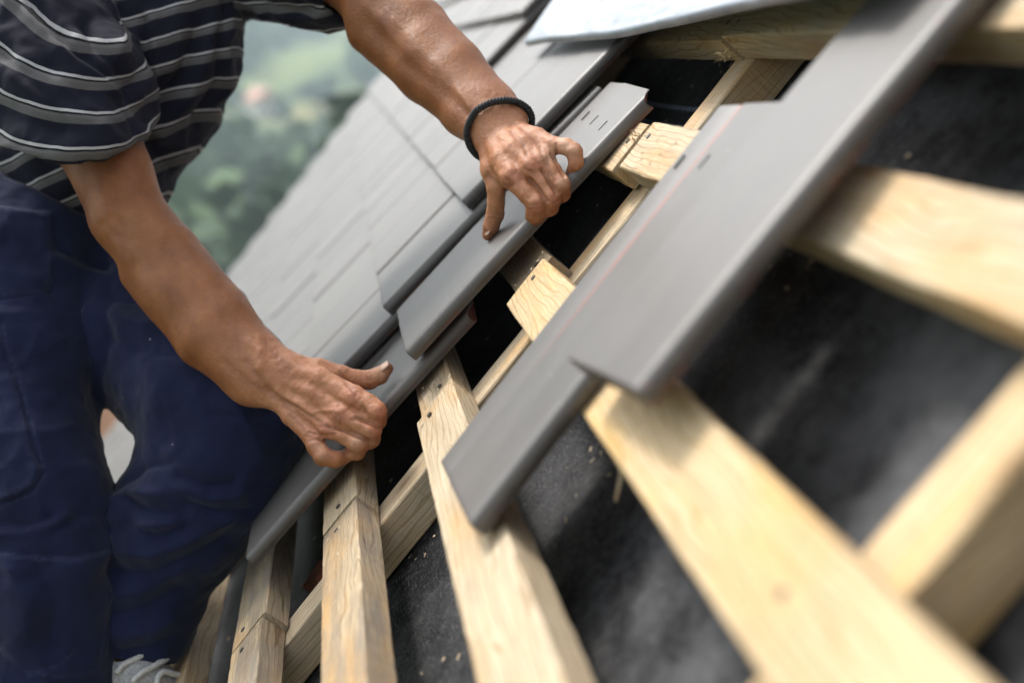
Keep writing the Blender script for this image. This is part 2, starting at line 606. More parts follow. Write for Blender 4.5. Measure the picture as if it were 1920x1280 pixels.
def tile_bm(W, L, T, gw=.0046, gd=.0055, r=.0075, third=.34):
    """interlocking flat tile: recessed left lap, groove, flat pan, rounded right edge; y up the slope"""
    g0 = W * third
    prof = [(0, 0), (0, T - .003), (.0015, T - .0014), (g0 - gw, T - .0012), (g0 - gw * .8, T - gd - .001), (g0 - gw * .2, T - gd - .001),
            (g0, T - .0008), (g0 + .001, T), (g0 + .004, T), (W - r - .003, T)]
    for k in range(0, 7):
        a = PI / 2 * k / 6
        prof.append((W - r + r * math.sin(a), T - r + r * math.cos(a)))
    prof += [(W, .0055), (W - .0005, .0048), (W - .003, 0)]
    bm = bmesh.new()
    ys = [0, .0012, .0036, .0046, .05, .12, .2, .29, L - .0012, L]
    rows = []
    for y in ys:
        e = .0012 if y in (0, L) else 0.0
        row = []
        for (x, z) in prof:
            xx = min(max(x, e), W - e)
            zz = min(max(z, e), max(z - e, e) if e else z)
            sag = .0016 * math.sin(PI * y / L) * 1.0
            row.append(bm.verts.new((xx, y, zz + sag)))
        rows.append(row)
    n = len(prof)
    for i in range(len(rows) - 1):
        for k in range(n):
            a, b = k, (k + 1) % n
            f = bm.faces.new((rows[i][a], rows[i][b], rows[i + 1][b], rows[i + 1][a]))
            f.smooth = True
            if b == 0:
                f.material_index = 1
    f = bm.faces.new(rows[0])
    f = bm.faces.new(rows[-1][::-1])
    f.material_index = 1
    bmesh.ops.recalc_face_normals(bm, faces=bm.faces[:])
    for e in bm.edges:
        if len(e.link_faces) == 2 and e.link_faces[0].normal.angle(e.link_faces[1].normal, 0) > rad(38):
            e.smooth = False
    return bm


def tile_mesh(name, W=TW, L=TL, T=TT, cut=0.0, red=False, **kw):
    bm = tile_bm(W, L, T, **kw)
    if cut:                                # upper right corner broken off: raw clay shows
        for v_ in bm.verts:
            if v_.co.y > L - .02 and v_.co.x > W - cut:
                v_.co.y -= (v_.co.x - (W - cut)) * 1.5 * max(0, (v_.co.y - (L - .02)) / .02)
    me = bm_mesh(name, bm)
    me.materials.append(TILE)
    me.materials.append(CLAY)
    co = np.zeros(len(me.vertices) * 3, np.float32)
    me.vertices.foreach_get('co', co)
    co = co.reshape(-1, 3)
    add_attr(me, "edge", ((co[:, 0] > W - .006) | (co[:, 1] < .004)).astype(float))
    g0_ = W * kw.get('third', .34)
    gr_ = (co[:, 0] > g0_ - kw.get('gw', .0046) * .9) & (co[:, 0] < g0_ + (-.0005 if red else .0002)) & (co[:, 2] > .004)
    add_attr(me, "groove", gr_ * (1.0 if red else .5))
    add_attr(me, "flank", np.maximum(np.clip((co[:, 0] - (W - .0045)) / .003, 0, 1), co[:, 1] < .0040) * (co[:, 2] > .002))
    return me


TILE_ME = tile_mesh("roof_tile_mesh")
U0 = .238


def first_col(r):
    if r >= 2:
        return 4
    if r < -2:
        return 3 if r > -5 else 5
    return 0


def tile_place(r, c):
    uR = U0 + c * PITCH
    if r == 1 and c == 0:
        uR += .012
    rs = random.Random(r * 101 + c * 13)
    x = -(uR + TW) + rs.uniform(-.002, .002)
    y = r * G + .002 + rs.uniform(-.0009, .0009)
    z = .0442 + rs.uniform(-.0008, .0012)
    return Matrix.Translation((x, y, z)) @ Matrix.Rotation(-TILT + rs.uniform(-.002, .002), 4, 'X') @ Matrix.Rotation(rs.uniform(-.003, .003), 4, 'Y') @ Matrix.Rotation(rs.uniform(-.003, .003), 4, 'Z')


far_V, far_F, far_mi, nv = [], [], [], 0
tv = np.zeros(len(TILE_ME.vertices) * 3)
TILE_ME.vertices.foreach_get('co', tv)
tv = tv.reshape(-1, 3)
tf = [tuple(p.vertices) for p in TILE_ME.polygons]
tmi = [p.material_index for p in TILE_ME.polygons]
NCOL = 21
for r in range(-16, 13):
    for c in range(first_col(r), NCOL):
        mt = tile_place(r, c)
        if c < 11 and -7 <= r <= 8:
            o = link("tile", TILE_ME, None, roof)
            o.matrix_local = mt
            tn_ = .75 + .2 * random.random() if c == first_col(r) else random.random()
            o.color = (tn_, tn_, tn_, 1)
        else:
            m3 = np.array(mt)
            far_V.append(tv @ m3[:3, :3].T + m3[:3, 3])
            far_F += [tuple(i + nv for i in f) for f in tf]
            far_mi += tmi
            nv += len(tv)
me = bpy.data.meshes.new("distant_tiles_mesh")
me.from_pydata(np.concatenate(far_V).tolist(), [], far_F)
me.polygons.foreach_set('material_index', np.array(far_mi, np.int32))
add_attr(me, "tone", np.repeat(np.random.RandomState(4).rand(nv // len(tv)) * .34, len(tv)))
for an_ in ("edge", "flank", "groove"):
    buf = np.zeros(len(TILE_ME.vertices), np.float32)
    TILE_ME.attributes[an_].data.foreach_get('value', buf)
    add_attr(me, an_, np.tile(buf, nv // len(tv)))
me.materials.append(TILE)
me.materials.append(CLAY)
o = tag(link("distant_tiles", me, None, roof), kind="stuff")
o.color = (0, 0, 0, 1)


# --- battens
def beam_mesh(name, L, W, H, seed, amp=.0008, nseg=110, dense=.45):
    """sawn timber along +x from 0 to L; chamfered arrises, slightly wavy and ragged"""
    rs = np.random.RandomState(seed)
    t = np.linspace(0, 1, nseg + 1)
    xs = L * (dense * t + (1 - dense) * t ** 2.4)
    ch = .0016
    prof = [(-W / 2 + ch, -H), (W / 2 - ch, -H), (W / 2, -H + ch), (W / 2, -ch), (W / 2 - ch, 0), (W / 6, 0), (-W / 6, 0), (-W / 2 + ch, 0), (-W / 2, -ch), (-W / 2, -H + ch)]
    n = len(prof)
    V = []
    ph = rs.rand(4) * 9
    for i, x in enumerate(xs):
        wy = amp * 2.2 * math.sin(x * 2.1 + ph[0]) + amp * math.sin(x * 7 + ph[1])
        wz = amp * 1.6 * math.sin(x * 1.7 + ph[2])
        for (y, z) in prof:
            j = rs.randn(2) * amp * .28
            V.append((x + (rs.randn() * .0006 if i in (0, nseg) else 0), y + wy + j[0], z + wz + j[1] * .7))
    F = []
    for i in range(nseg):
        for k in range(n):
            a, b = k, (k + 1) % n
            F.append((i * n + a, i * n + b, (i + 1) * n + b, (i + 1) * n + a))
    F.append(tuple(range(n))[::-1])
    F.append(tuple(range(nseg * n, nseg * n + n)))
    bm = bmesh.new()
    vs = [bm.verts.new(v) for v in V]
    for f in F:
        bm.faces.new([vs[i] for i in f])
    bmesh.ops.recalc_face_normals(bm, faces=bm.faces[:])
    return bm_mesh(name, bm)


XJ = .028                                  # joints lie on the first counter batten
# per batten: near (dv, dn, dW, dH, material), far (dv, dn, dW, dH, material), gap, yaw of the near piece
BAT = {
    -1: ((.000, .000, .000, .000, WOODG), (.0005, .0035, .001, .0, WOOD), .002, 0.0),
    -2: ((-.001, .000, -.002, 0, WOODG), (.0015, .001, .003, 0, WOODG), .002, 0.0),
    0: ((-.004, .000, .002, 0, WOOD), (.0, -.0015, -.006, .0, WOOD), .002, .004),
    1: ((-.010, .003, .004, 0, WOODO), (.0, -.003, -.004, 0, WOODG), .005, 0.0),
    2: ((.004, .0, .0, 0, WOOD), (-.002, .002, .002, 0, WOOD), .004, 0.0),
    3: ((.002, .0, .0, .004, WOOD), (.001, -.002, .0, 0, WOOD), .003, 0.0),
}
for k in range(-9, 9):
    nr, fr, gap, yaw = BAT.get(k, ((random.uniform(-.003, .003), 0, 0, 0, WOODG), (0, random.uniform(0, .003), 0, 0, WOOD), .003, 0))
    v0 = k * G
    dv, dn, dW, dH, mt = nr
    o = link("batten", beam_mesh("batten_mesh", 2.3, BW + dW, BH + dH, 100 + k), mt, roof, (XJ + gap / 2, v0 + dv, dn), (0, 0, yaw))
    dv, dn, dW, dH, mt = fr
    o = link("batten", beam_mesh("batten_mesh", 4.72, BW + dW, BH + dH, 200 + k), mt, roof, (XJ - gap / 2, v0 + dv, dn), (0, 0, PI))

nb = bmesh.new()
bmesh.ops.create_cone(nb, cap_ends=True, segments=10, radius1=.0032, radius2=.0030, depth=.0016)
NAIL_ME = bm_mesh("nail_mesh", nb)
NAIL_ME.materials.append(simple("nail_steel", (.10, .095, .09), .5, .7))
for o_ in [q_ for q_ in roof.children if q_.name.startswith("batten")]:
    kk_ = round(o_.location[1] / G)
    if -4 <= kk_ <= 4:
        near_ = o_.location[0] > XJ
        for x_ in ((.022, .716) if near_ else (.022,)):
            link("nail", NAIL_ME, None, o_, (x_ + random.uniform(-.003, .003), random.uniform(-.012, .012), .0009), (0, random.uniform(-.1, .1), 0))

# --- counter battens (run up the slope under the battens)
for i, u in enumerate((-2.1, -1.41, -.740, -.028, .665, 1.355, 2.05, 2.74, 3.43, 4.12)):
    o = link("counter_batten", beam_mesh("counter_batten_mesh", 4.6, .044 if i == 2 else .05, CBH - .0012, 300 + i, amp=.0012, nseg=90, dense=.8), WOOD if i != 2 else WOODO, roof,
             (-u, -2.7, -BH - .0006), (0, 0, PI / 2))

# --- membrane: one sheet sagging a little between the counter battens, with loose wrinkles
nx, ny = 260, 150
X, Y = np.meshgrid(np.linspace(-4.72, 2.35, nx), np.linspace(-2.75, 2.0, ny), indexing='ij')
ph = ((X + XJ - .056) / .693) % 1.0
Z = -.0785 - .007 * np.sin(PI * ph) ** 2
PP = np.stack([X.ravel(), Y.ravel(), np.zeros(X.size)], 1)
Z += (.0035 * vnoise(PP * np.array([1, 2.2, 1]), 3.2) * np.sin(PI * ph).ravel() ** 2).reshape(X.shape)
Z += (.0016 * vnoise(PP * np.array([1, .4, 1]), 16) * np.sin(PI * ph).ravel() ** 2).reshape(X.shape)
V = np.stack([X, Y, Z], -1).reshape(-1, 3)
ii, jj = np.meshgrid(np.arange(nx - 1), np.arange(ny - 1), indexing='ij')
a = (ii * ny + jj).ravel()
F = np.stack([a, a + ny, a + ny + 1, a + 1], 1)
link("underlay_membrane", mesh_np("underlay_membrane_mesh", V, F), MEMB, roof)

# --- zinc flashing across the top: thin sheet, hemmed lower lip, dents
nx, ny = 90, 26
V, F = [], []
low = [(-.74, .420, .062), (-.40, .428, .058), (-.163, .436, .054), (.05, .446, .052), (.22, .452, .055), (.40, .455, .062), (.70, .462, .075), (1.2, .470, .08)]
lx, ly, lz = zip(*low)
for side in (0, 1):
    for i in range(nx):
        x = -.74 + (.46 + .74) * i / (nx - 1)
        y0, z0 = np.interp(x, lx, ly), np.interp(x, lx, lz)
        for j in range(ny):
            t = j / (ny - 1)
            y = y0 + .46 * t ** 1.6 + .0012 * math.sin(x * 9) * (1 - t) ** 6
            z = z0 + .015 * t + .0010 * math.sin(x * 9 + t * 6) + .0004 * math.sin(x * 23 + 2) * (1 - t) - (.006 * max(0, 1 - t * 30) if t < .04 else 0)
            V.append((x, y, z - .0009 * side))
for side in (0, 1):
    o0 = side * nx * ny
    for i in range(nx - 1):
        for j in range(ny - 1):
            q = (o0 + i * ny + j, o0 + (i + 1) * ny + j, o0 + (i + 1) * ny + j + 1, o0 + i * ny + j + 1)
            F.append(q if side == 0 else q[::-1])
for i in range(nx - 1):
    F.append((i * ny, nx * ny + i * ny, nx * ny + (i + 1) * ny, (i + 1) * ny))
for j in range(ny - 1):
    F.append((j, j + 1, nx * ny + j + 1, nx * ny + j))
link("flashing_sheet", mesh_np("flashing_mesh", V, F), ZINC, roof)

# --- verge board, gable body, other slope
o = link("barge_board", box_mesh("barge_board_mesh", -4.88, -4.84, -2.75, 2.1, -.16, .012, .003), PLANKM, roof)
bm = bmesh.new()
prof = [(-1.45, -8.2), (-1.45, -2.25), (1.28, 1.40), (3.9, -2.25), (3.9, -8.2)]
r0 = [bm.verts.new((-4.7, y, z)) for y, z in prof]
r1 = [bm.verts.new((3.4, y, z)) for y, z in prof]
for i in range(5):
    bm.faces.new((r0[i], r0[(i + 1) % 5], r1[(i + 1) % 5], r1[i]))
bm.faces.new(r0)
bm.faces.new(r1)
bmesh.ops.recalc_face_normals(bm, faces=bm.faces[:])
o = link("house_wall", bm_mesh("house_wall_mesh", bm), PLASTER, roof)
o.matrix_local = Matrix.Rotation(-BETA, 4, 'X')
o = link("back_slope", box_mesh("back_slope_mesh", -4.85, 3.5, 0, 4.6, -.06, .0, .004), PLANKM, roof)
o.matrix_local = Matrix.Translation((0, 2.12, -.08)) @ Matrix.Rotation(-2 * BETA, 4, 'X')


# ================================================================== LOOSE TILES
def loose_tile(name, label, group, uR, v, ntop, W, L, tilt, yaw=0.0, roll=0.0, holes=False, cut=0.0, red=False):
    """uR = right edge, v = lower end, ntop = height of the top face at the lower end"""
    base = Matrix.Translation(tuple(ROOF_O)) @ Matrix.Rotation(BETA, 4, 'X')
    o = link(name, tile_mesh(name + "_mesh", W, L, cut=cut, red=red, **(dict(gw=.0115, gd=.0012) if red else dict(gw=.002, gd=.0008) if W < .15 else {})), None)
    m0 = Matrix.Translation((-uR, v, ntop - TT)) @ Matrix.Rotation(yaw, 4, 'Z') @ Matrix.Rotation(-tilt, 4, 'X') @ Matrix.Rotation(roll, 4, 'Y') @ Matrix.Translation((-W, 0, 0))
    o.matrix_world = base @ m0
    tag(o, label, "roof tile", group)
    o.color = (.5, .5, .5, 1)
    if holes:
        hm = box_mesh("nail_hole_mesh", -.0012, .0012, -.007, .007, -.0005, .0004)
        hm.materials.append(HOLE)
        for (fx, yy) in holes:
            h = link("nail_hole", hm, None, o, (W * fx, L - yy, TT + .0016 * math.sin(PI * (L - yy) / L)))
            h.rotation_euler = (0, 0, .0)
    return o


GRP = "loose grey tiles not yet fixed on the battens"
HOLES = [(.2, .055), (.48, .058), (.76, .062)]
loose_tile("held_tile", "grey tile gripped at its upper half by the left hand with a bracelet", GRP, .010, .012, .0490, .205, .385, rad(5.2), 0, 0, HOLES, .014)
loose_tile("held_tile", "lower grey tile gripped by the right hand, its bottom corner over two battens", GRP, .034, -.288, .042, .205, .392, rad(3.8), 0.0, 0, False, .016)
loose_tile("loose_tile", "loose grey tile with a red groove line lying across bare battens", GRP, -.420, .012, .0215, .163, .385, rad(.8), .075, 0, [(.10, .062), (.44, .060)], 0, True)
loose_tile("loose_tile", "blurred grey tile stacked on top of another loose tile nearest the camera", GRP, -.570, .171, .047, .140, .385, rad(4.0), .15, 0, False, 0, False)

# ================================================================== IMPLICIT SURFACES FOR THE BODY AND CLOTHES (camera space, metres)
BIG = 1e3


def field(ax, prims, k):
    """smooth union of tapered capsules; prim = (a, ra, b, rb[, (dir, scale)])"""
    S = np.zeros([len(a) for a in ax], np.float32)
    for pr in prims:
        a, ra, b, rb = np.asarray(pr[0], float), pr[1], np.asarray(pr[2], float), pr[3]
        sq = pr[4] if len(pr) > 4 else None
        mg = max(ra, rb) + 7 * k
        lo, hi = np.minimum(a, b) - mg, np.maximum(a, b) + mg
        sl = []
        for i in range(3):
            s0, s1 = np.searchsorted(ax[i], lo[i]), np.searchsorted(ax[i], hi[i])
            sl.append(slice(s0, s1))
        x, y, z = ax[0][sl[0]], ax[1][sl[1]], ax[2][sl[2]]
        if min(len(x), len(y), len(z)) == 0:
            continue
        px = (x - a[0]).astype(np.float32)[:, None, None]
        py = (y - a[1]).astype(np.float32)[None, :, None]
        pz = (z - a[2]).astype(np.float32)[None, None, :]
        ab = b - a
        if sq is not None:                      # squash: stretch space along dir before measuring
            d, s = np.asarray(sq[0], float), sq[1]
            d = d / np.linalg.norm(d)
            dt = px * d[0] + py * d[1] + pz * d[2]
            px, py, pz = px + (s - 1) * dt * d[0], py + (s - 1) * dt * d[1], pz + (s - 1) * dt * d[2]
            ab = ab + (s - 1) * ab.dot(d) * d
        L2 = max(ab.dot(ab), 1e-12)
        h = np.clip((px * ab[0] + py * ab[1] + pz * ab[2]) / L2, 0, 1)
        dd = np.sqrt((px - h * ab[0]) ** 2 + (py - h * ab[1]) ** 2 + (pz - h * ab[2]) ** 2) - (ra + (rb - ra) * h)
        if sq is not None and sq[1] > 1:
            dd = dd / (1 + (sq[1] - 1) * .5)
        S[sl[0], sl[1], sl[2]] += np.exp(np.clip(-dd / k, -60, 60)).astype(np.float32)
    return np.where(S > 1e-25, -k * np.log(np.maximum(S, 1e-25)), .3).astype(np.float32)


def smin(a, b, k):
    h = np.clip(.5 + .5 * (b - a) / k, 0, 1)
    return b + (a - b) * h - k * h * (1 - h)


def surf_net(Fd, ax):
    """naive surface nets on a rectilinear grid"""
    neg = Fd < 0
    nx, ny, nz = Fd.shape
    cnt = np.zeros((nx - 1, ny - 1, nz - 1), np.int8)
    for dx in (0, 1):
        for dy in (0, 1):
            for dz in (0, 1):
                cnt += neg[dx:nx - 1 + dx, dy:ny - 1 + dy, dz:nz - 1 + dz]
    act = np.argwhere((cnt > 0) & (cnt < 8))
    key = (act[:, 0] * (ny - 1) + act[:, 1]) * (nz - 1) + act[:, 2]
    corners = [(dx, dy, dz) for dx in (0, 1) for dy in (0, 1) for dz in (0, 1)]
    cv = {}
    for c in corners:
        i = act + np.array(c)
        cv[c] = (Fd[i[:, 0], i[:, 1], i[:, 2]], np.stack([ax[0][i[:, 0]], ax[1][i[:, 1]], ax[2][i[:, 2]]], 1))
    acc = np.zeros((len(act), 3))
    num = np.zeros(len(act))
    for c in corners:
        for d in range(3):
            if c[d] == 0:
                e = list(c)
                e[d] = 1
                f0, p0 = cv[c]
                f1, p1 = cv[tuple(e)]
                m = (f0 < 0) != (f1 < 0)
                t = np.where(m, f0 / np.where(m, f0 - f1, 1), 0)
                acc += np.where(m[:, None], p0 + (p1 - p0) * t[:, None], 0)
                num += m
    V = acc / num[:, None]
    quads = []
    for d in range(3):
        s0 = [slice(1, -1)] * 3
        s1 = [slice(1, -1)] * 3
        s0[d] = slice(0, Fd.shape[d] - 1)
        s1[d] = slice(1, Fd.shape[d])
        A, B = neg[tuple(s0)], neg[tuple(s1)]
        e = np.argwhere(A != B)
        if len(e) == 0:
            continue
        fl = A[e[:, 0], e[:, 1], e[:, 2]]
        g = e.copy()
        for q in range(3):
            if q != d:
                g[:, q] += 1
        d1, d2 = [(1, 2), (2, 0), (0, 1)][d]
        qs = []
        for (o1, o2) in ((0, 0), (1, 0), (1, 1), (0, 1)):
            i = g.copy()
            i[:, d1] -= o1
            i[:, d2] -= o2
            qs.append(np.searchsorted(key, (i[:, 0] * (ny - 1) + i[:, 1]) * (nz - 1) + i[:, 2]))
        qd = np.stack(qs, 1)
        qd[~fl] = qd[~fl][:, ::-1]
        quads.append(qd)
    return V, np.concatenate(quads)


def vnormals(V, F):
    n = np.cross(V[F[:, 2]] - V[F[:, 0]], V[F[:, 3]] - V[F[:, 1]])
    N = np.zeros_like(V)
    for k in range(4):
        for q in range(3):
            N[:, q] += np.bincount(F[:, k], weights=n[:, q], minlength=len(V))
    return N / np.maximum(np.linalg.norm(N, axis=1, keepdims=True), 1e-12)


def relax(V, F, it=3, lam=.5):
    for _ in range(it):
        A = np.zeros_like(V)
        n = np.zeros(len(V))
        for a, b in ((0, 1), (1, 2), (2, 3), (3, 0)):
            for i, j in ((F[:, a], F[:, b]), (F[:, b], F[:, a])):
                for q in range(3):
                    A[:, q] += np.bincount(i, weights=V[j, q], minlength=len(V))
                n += np.bincount(i, minlength=len(V))
        V = V * (1 - lam) + lam * A / np.maximum(n, 1)[:, None]
    return V


def smax(a, b, k):
    return -smin(-a, -b, k)


def pxc(V):
    return 960 + FPX * V[:, 0] / V[:, 2], 640 + FPX * V[:, 1] / V[:, 2]


def seg_dist(x, y, poly):
    best = np.full(len(x), 1e9)
    for (x0, y0), (x1, y1) in zip(poly[:-1], poly[1:]):
        dx, dy = x1 - x0, y1 - y0
        h = np.clip(((x - x0) * dx + (y - y0) * dy) / max(dx * dx + dy * dy, 1e-9), 0, 1)
        best = np.minimum(best, np.hypot(x - x0 - h * dx, y - y0 - h * dy))
    return best


def strokes(V, N, lst, pw=2.0):
    """raise (+) or carve (-) lines over the side that faces the camera; (poly, width px, height m)"""
    x, y = pxc(V)
    facing = np.clip(-(N * V).sum(1) / np.linalg.norm(V, axis=1) * 3, 0, 1)
    D = np.zeros(len(V))
    h_k = 1.0
    C_ = np.zeros(len(V))
    for poly, wpx, h in lst:
        xs, ys = [p[0] for p in poly], [p[1] for p in poly]
        m = (x > min(xs) - 4 * wpx) & (x < max(xs) + 4 * wpx) & (y > min(ys) - 4 * wpx) & (y < max(ys) + 4 * wpx) & (facing > 0)
        if not m.any():
            continue
        d = seg_dist(x[m], y[m], poly)
        g = np.exp(-(d / wpx) ** pw)
        D[m] += h * g * facing[m]
        if h < 0:
            C_[m] = np.maximum(C_[m], g * facing[m])
    return D, C_


def chain(pts):
    out = []
    for p, q in zip(pts[:-1], pts[1:]):
        out.append((cam_pt(*p[:3]), p[3] * p[2] / FPX, cam_pt(*q[:3]), q[3] * q[2] / FPX))
    return out


def axis(rngs):
    """rngs: list of (start, stop, step) ascending, contiguous"""
    a = np.concatenate([np.arange(s, e, st) for s, e, st in rngs])
    return a


# person: an empty at the foot that carries the weight
person = empty("person", tuple(to_world(cam_pt(90, 1600, 1.42))))
tag(person, "roofer in striped navy T-shirt and navy work trousers leaning over tiles", "person")
P_INV = Matrix.Translation(-person.location)


def person_part(name, V, F, mat, attrs=None, parent=None):
    Wd = to_world(V) - np.array(person.location)
    me = mesh_np(name + "_mesh", Wd, F)
    for k, v in (attrs or {}).items():
        add_attr(me, k, v)
    return link(name, me, mat, parent or person)


# --- hands
def crop_r(x, y, Z, r):      # right hand crop coordinates (crop of the photograph used while measuring)
    return (x / 4.571 + 440, y / 4.571 + 620, Z, r)


def crop_l(x, y, Z, r):
    return (x / 4 + 840, y / 4 + 160, Z, r)


hand = []
# right hand (the lower one)
R_ = {
    'i': [(541, 694, 1.272, 21), (600, 712, 1.258, 22), (662, 743, 1.243, 21), (692, 758, 1.235, 18), (706, 771, 1.230, 18.5), (706, 787, 1.243, 18), (690, 800, 1.264, 15)],
    'm': [(534, 708, 1.272, 21), (590, 738, 1.257, 23), (640, 776, 1.241, 21), (672, 790, 1.233, 17), (697, 805, 1.228, 17.5), (695, 822, 1.242, 17), (680, 832, 1.262, 15)],
    'r': [(524, 722, 1.274, 20), (574, 760, 1.259, 22), (617, 800, 1.243, 20), (648, 816, 1.236, 16.5), (671, 829, 1.231, 17), (668, 845, 1.245, 16), (655, 850, 1.264, 14)],
    'p': [(516, 736, 1.278, 18), (548, 778, 1.264, 20), (585, 816, 1.248, 18.5)],
    'p2': [(585, 816, 1.248, 18.5), (593, 836, 1.240, 17), (606, 856, 1.234, 16.5), (628, 861, 1.237, 14.5), (646, 856, 1.246, 13)],
    't': [(545, 690, 1.280, 24), (596, 696, 1.275, 24), (640, 704, 1.277, 19), (668, 711, 1.279, 16.5), (692, 712, 1.282, 17), (712, 703, 1.285, 15.5), (726, 691, 1.288, 11.5)],
}
L_ = {
    'i': [(930, 268, 1.268, 24), (945, 300, 1.240, 25), (962, 332, 1.222, 23), (986, 360, 1.212, 18), (1006, 382, 1.206, 18), (1004, 403, 1.216, 17.5), (998, 412, 1.236, 15)],
    'm': [(944, 262, 1.264, 24), (968, 288, 1.234, 26), (996, 315, 1.216, 23), (1020, 346, 1.208, 17.5), (1033, 371, 1.203, 17.5), (1030, 388, 1.216, 17), (1020, 396, 1.236, 14)],
    'r': [(958, 256, 1.266, 22), (988, 274, 1.236, 23), (1020, 299, 1.218, 19.5), (1036, 322, 1.210, 16.5), (1052, 345, 1.204, 16.5), (1054, 363, 1.216, 14.5), (1046, 372, 1.236, 12.5)],
    'p': [(970, 248, 1.270, 20), (1006, 260, 1.242, 20), (1036, 273, 1.222, 16)],
    'p2': [(1036, 273, 1.222, 15.5), (1062, 275, 1.212, 14.5), (1077, 284, 1.207, 14.5), (1080, 306, 1.210, 13), (1072, 326, 1.222, 11.5)],
    't': [(918, 276, 1.272, 22), (924, 318, 1.258, 22), (931, 352, 1.254, 17.5), (930, 380, 1.262, 15), (928, 402, 1.270, 16), (921, 424, 1.278, 14.5), (914, 440, 1.284, 10.5)],
}
for dct in (R_, L_):
    for k, pts in dct.items():
        hand += chain(pts)
# palms (under the metacarpals) and thumb webs
hand += chain([(530, 722, 1.290, 22), (600, 760, 1.279, 22)]) + chain([(550, 715, 1.292, 22), (630, 750, 1.272, 18)]) + chain([(560, 745, 1.288, 22), (600, 800, 1.268, 18)])
hand += chain([(590, 712, 1.277, 20), (640, 738, 1.262, 15)])
hand += chain([(938, 270, 1.286, 24), (965, 325, 1.248, 20)]) + chain([(960, 265, 1.284, 24), (1010, 310, 1.242, 18)]) + chain([(926, 300, 1.268, 20), (950, 330, 1.244, 18)])
hand += chain([(926, 330, 1.258, 18), (955, 340, 1.240, 14)])

arms = []
FR = [(235, 395, 1.362, 60), (285, 460, 1.352, 62), (345, 545, 1.335, 66), (408, 624, 1.315, 60), (460, 678, 1.297, 50), (496, 706, 1.285, 42)]
arms += chain(FR)
# second bone of the forearm and the wrist spread, so that the section is oval
arms += chain([(330, 480, 1.345, 45), (420, 590, 1.315, 42), (500, 676, 1.285, 32), (540, 694, 1.277, 25)])
arms += chain([(250, 520, 1.348, 22), (380, 640, 1.315, 36), (470, 720, 1.290, 32), (520, 742, 1.277, 20)])
arms += chain([(150, 170, 1.40, 74), (185, 270, 1.385, 72), (215, 335, 1.373, 66), (240, 405, 1.362, 64)])
arms += chain([(228, 438, 1.362, 30), (240, 452, 1.362, 24)])      # elbow point
FLm = [(672, -40, 1.42, 60), (718, 20, 1.405, 63), (760, 62, 1.39, 62), (806, 110, 1.365, 58), (852, 158, 1.338, 52), (894, 202, 1.312, 45), (924, 236, 1.292, 42)]
arms += chain(FLm)
arms += chain([(790, 50, 1.385, 46), (860, 126, 1.345, 40), (930, 196, 1.305, 30), (962, 226, 1.285, 27)])
arms += chain([(690, 60, 1.40, 38), (790, 150, 1.36, 34), (870, 214, 1.315, 32), (912, 250, 1.285, 27)])
arms += chain([(380, -140, 1.62, 80), (520, -85, 1.53, 72), (672, -40, 1.42, 62)])

core = []
core += chain([(30, -90, 1.46, 80), (150, 170, 1.40, 74)])
core += chain([(30, -90, 1.46, 82), (205, -110, 1.54, 120), (380, -140, 1.62, 82)])
core += chain([(240, 0, 1.56, 140), (215, 120, 1.57, 130), (165, 220, 1.57, 115), (120, 330, 1.57, 105), (95, 440, 1.57, 108)])
core += chain([(215, -120, 1.54, 95), (300, -215, 1.52, 78)])                       # neck
core += chain([(25, 480, 1.51, 105), (45, 740, 1.42, 82), (72, 1000, 1.365, 76), (88, 1250, 1.37, 72), (90, 1560, 1.42, 52)])
core += chain([(170, 490, 1.61, 105), (310, 632, 1.51, 92), (432, 780, 1.43, 78), (335, 980, 1.43, 70), (248, 1180, 1.43, 50), (222, 1252, 1.44, 40), (232, 1300, 1.45, 36)])
core += chain([(90, 1560, 1.42, 45), (160, 1640, 1.38, 32)])
# head: bowed towards the work
HC = cam_pt(345, -290, 1.50)
fd = np.array([.42, .86, -.28])
fd /= np.linalg.norm(fd)
sdv = np.array([.50, .02, .86])
sdv -= fd * sdv.dot(fd)
sdv /= np.linalg.norm(sdv)
upv = np.cross(fd, sdv)
if upv[0] < 0:
    upv = -upv


def hp(f, s, u):
    return HC + fd * f + sdv * s + upv * u


head = [(hp(-.03, 0, .025), .078, hp(.025, 0, .03), .076), (hp(.03, 0, -.02), .066, hp(.055, 0, -.075), .040), (hp(.0, 0, -.02), .068, hp(.03, 0, -.07), .05),
        (hp(.092, 0, -.002), .010, hp(.108, 0, -.034), .014), (hp(.088, -.012, -.066), .010, hp(.088, .012, -.066), .010),
        (hp(.086, -.03, .024), .012, hp(.086, .03, .024), .012), (hp(-.005, .078, .0), .014, hp(.0, .08, -.03), .010), (hp(-.005, -.078, .0), .014, hp(.0, -.08, -.03), .010)]

fx = axis([(-.98, -.312, .006), (-.312, -.300, .003), (-.300, -.128, .0014), (-.128, -.060, .004), (-.060, .084, .0014), (.084, .20, .006)])
fy = axis([(-.84, -.262, .006), (-.262, -.106, .0014), (-.106, .012, .004), (.012, .150, .0014), (.150, .82, .006)])
fz = axis([(1.16, 1.190, .004), (1.190, 1.312, .0015), (1.312, 1.345, .003), (1.345, 1.84, .006)])
AX = (fx, fy, fz)
Fh = field(AX, hand, .0016)
Fa = field(AX, arms, .007)
body_f = smin(Fh, Fa, .016)
del Fh, Fa
Fc = field(AX, core, .02)
body_f = smin(body_f, Fc, .02)
del Fc
body_f = smin(body_f, field(AX, head, .010), .012)
BV, BF = surf_net(body_f, AX)
del body_f
BN = vnormals(BV, BF)


def rl(pts, s=4.571, ox=440, oy=620):
    return [(x / s + ox, y / s + oy) for x, y in pts]


def ll(pts):
    return rl(pts, 4, 840, 160)


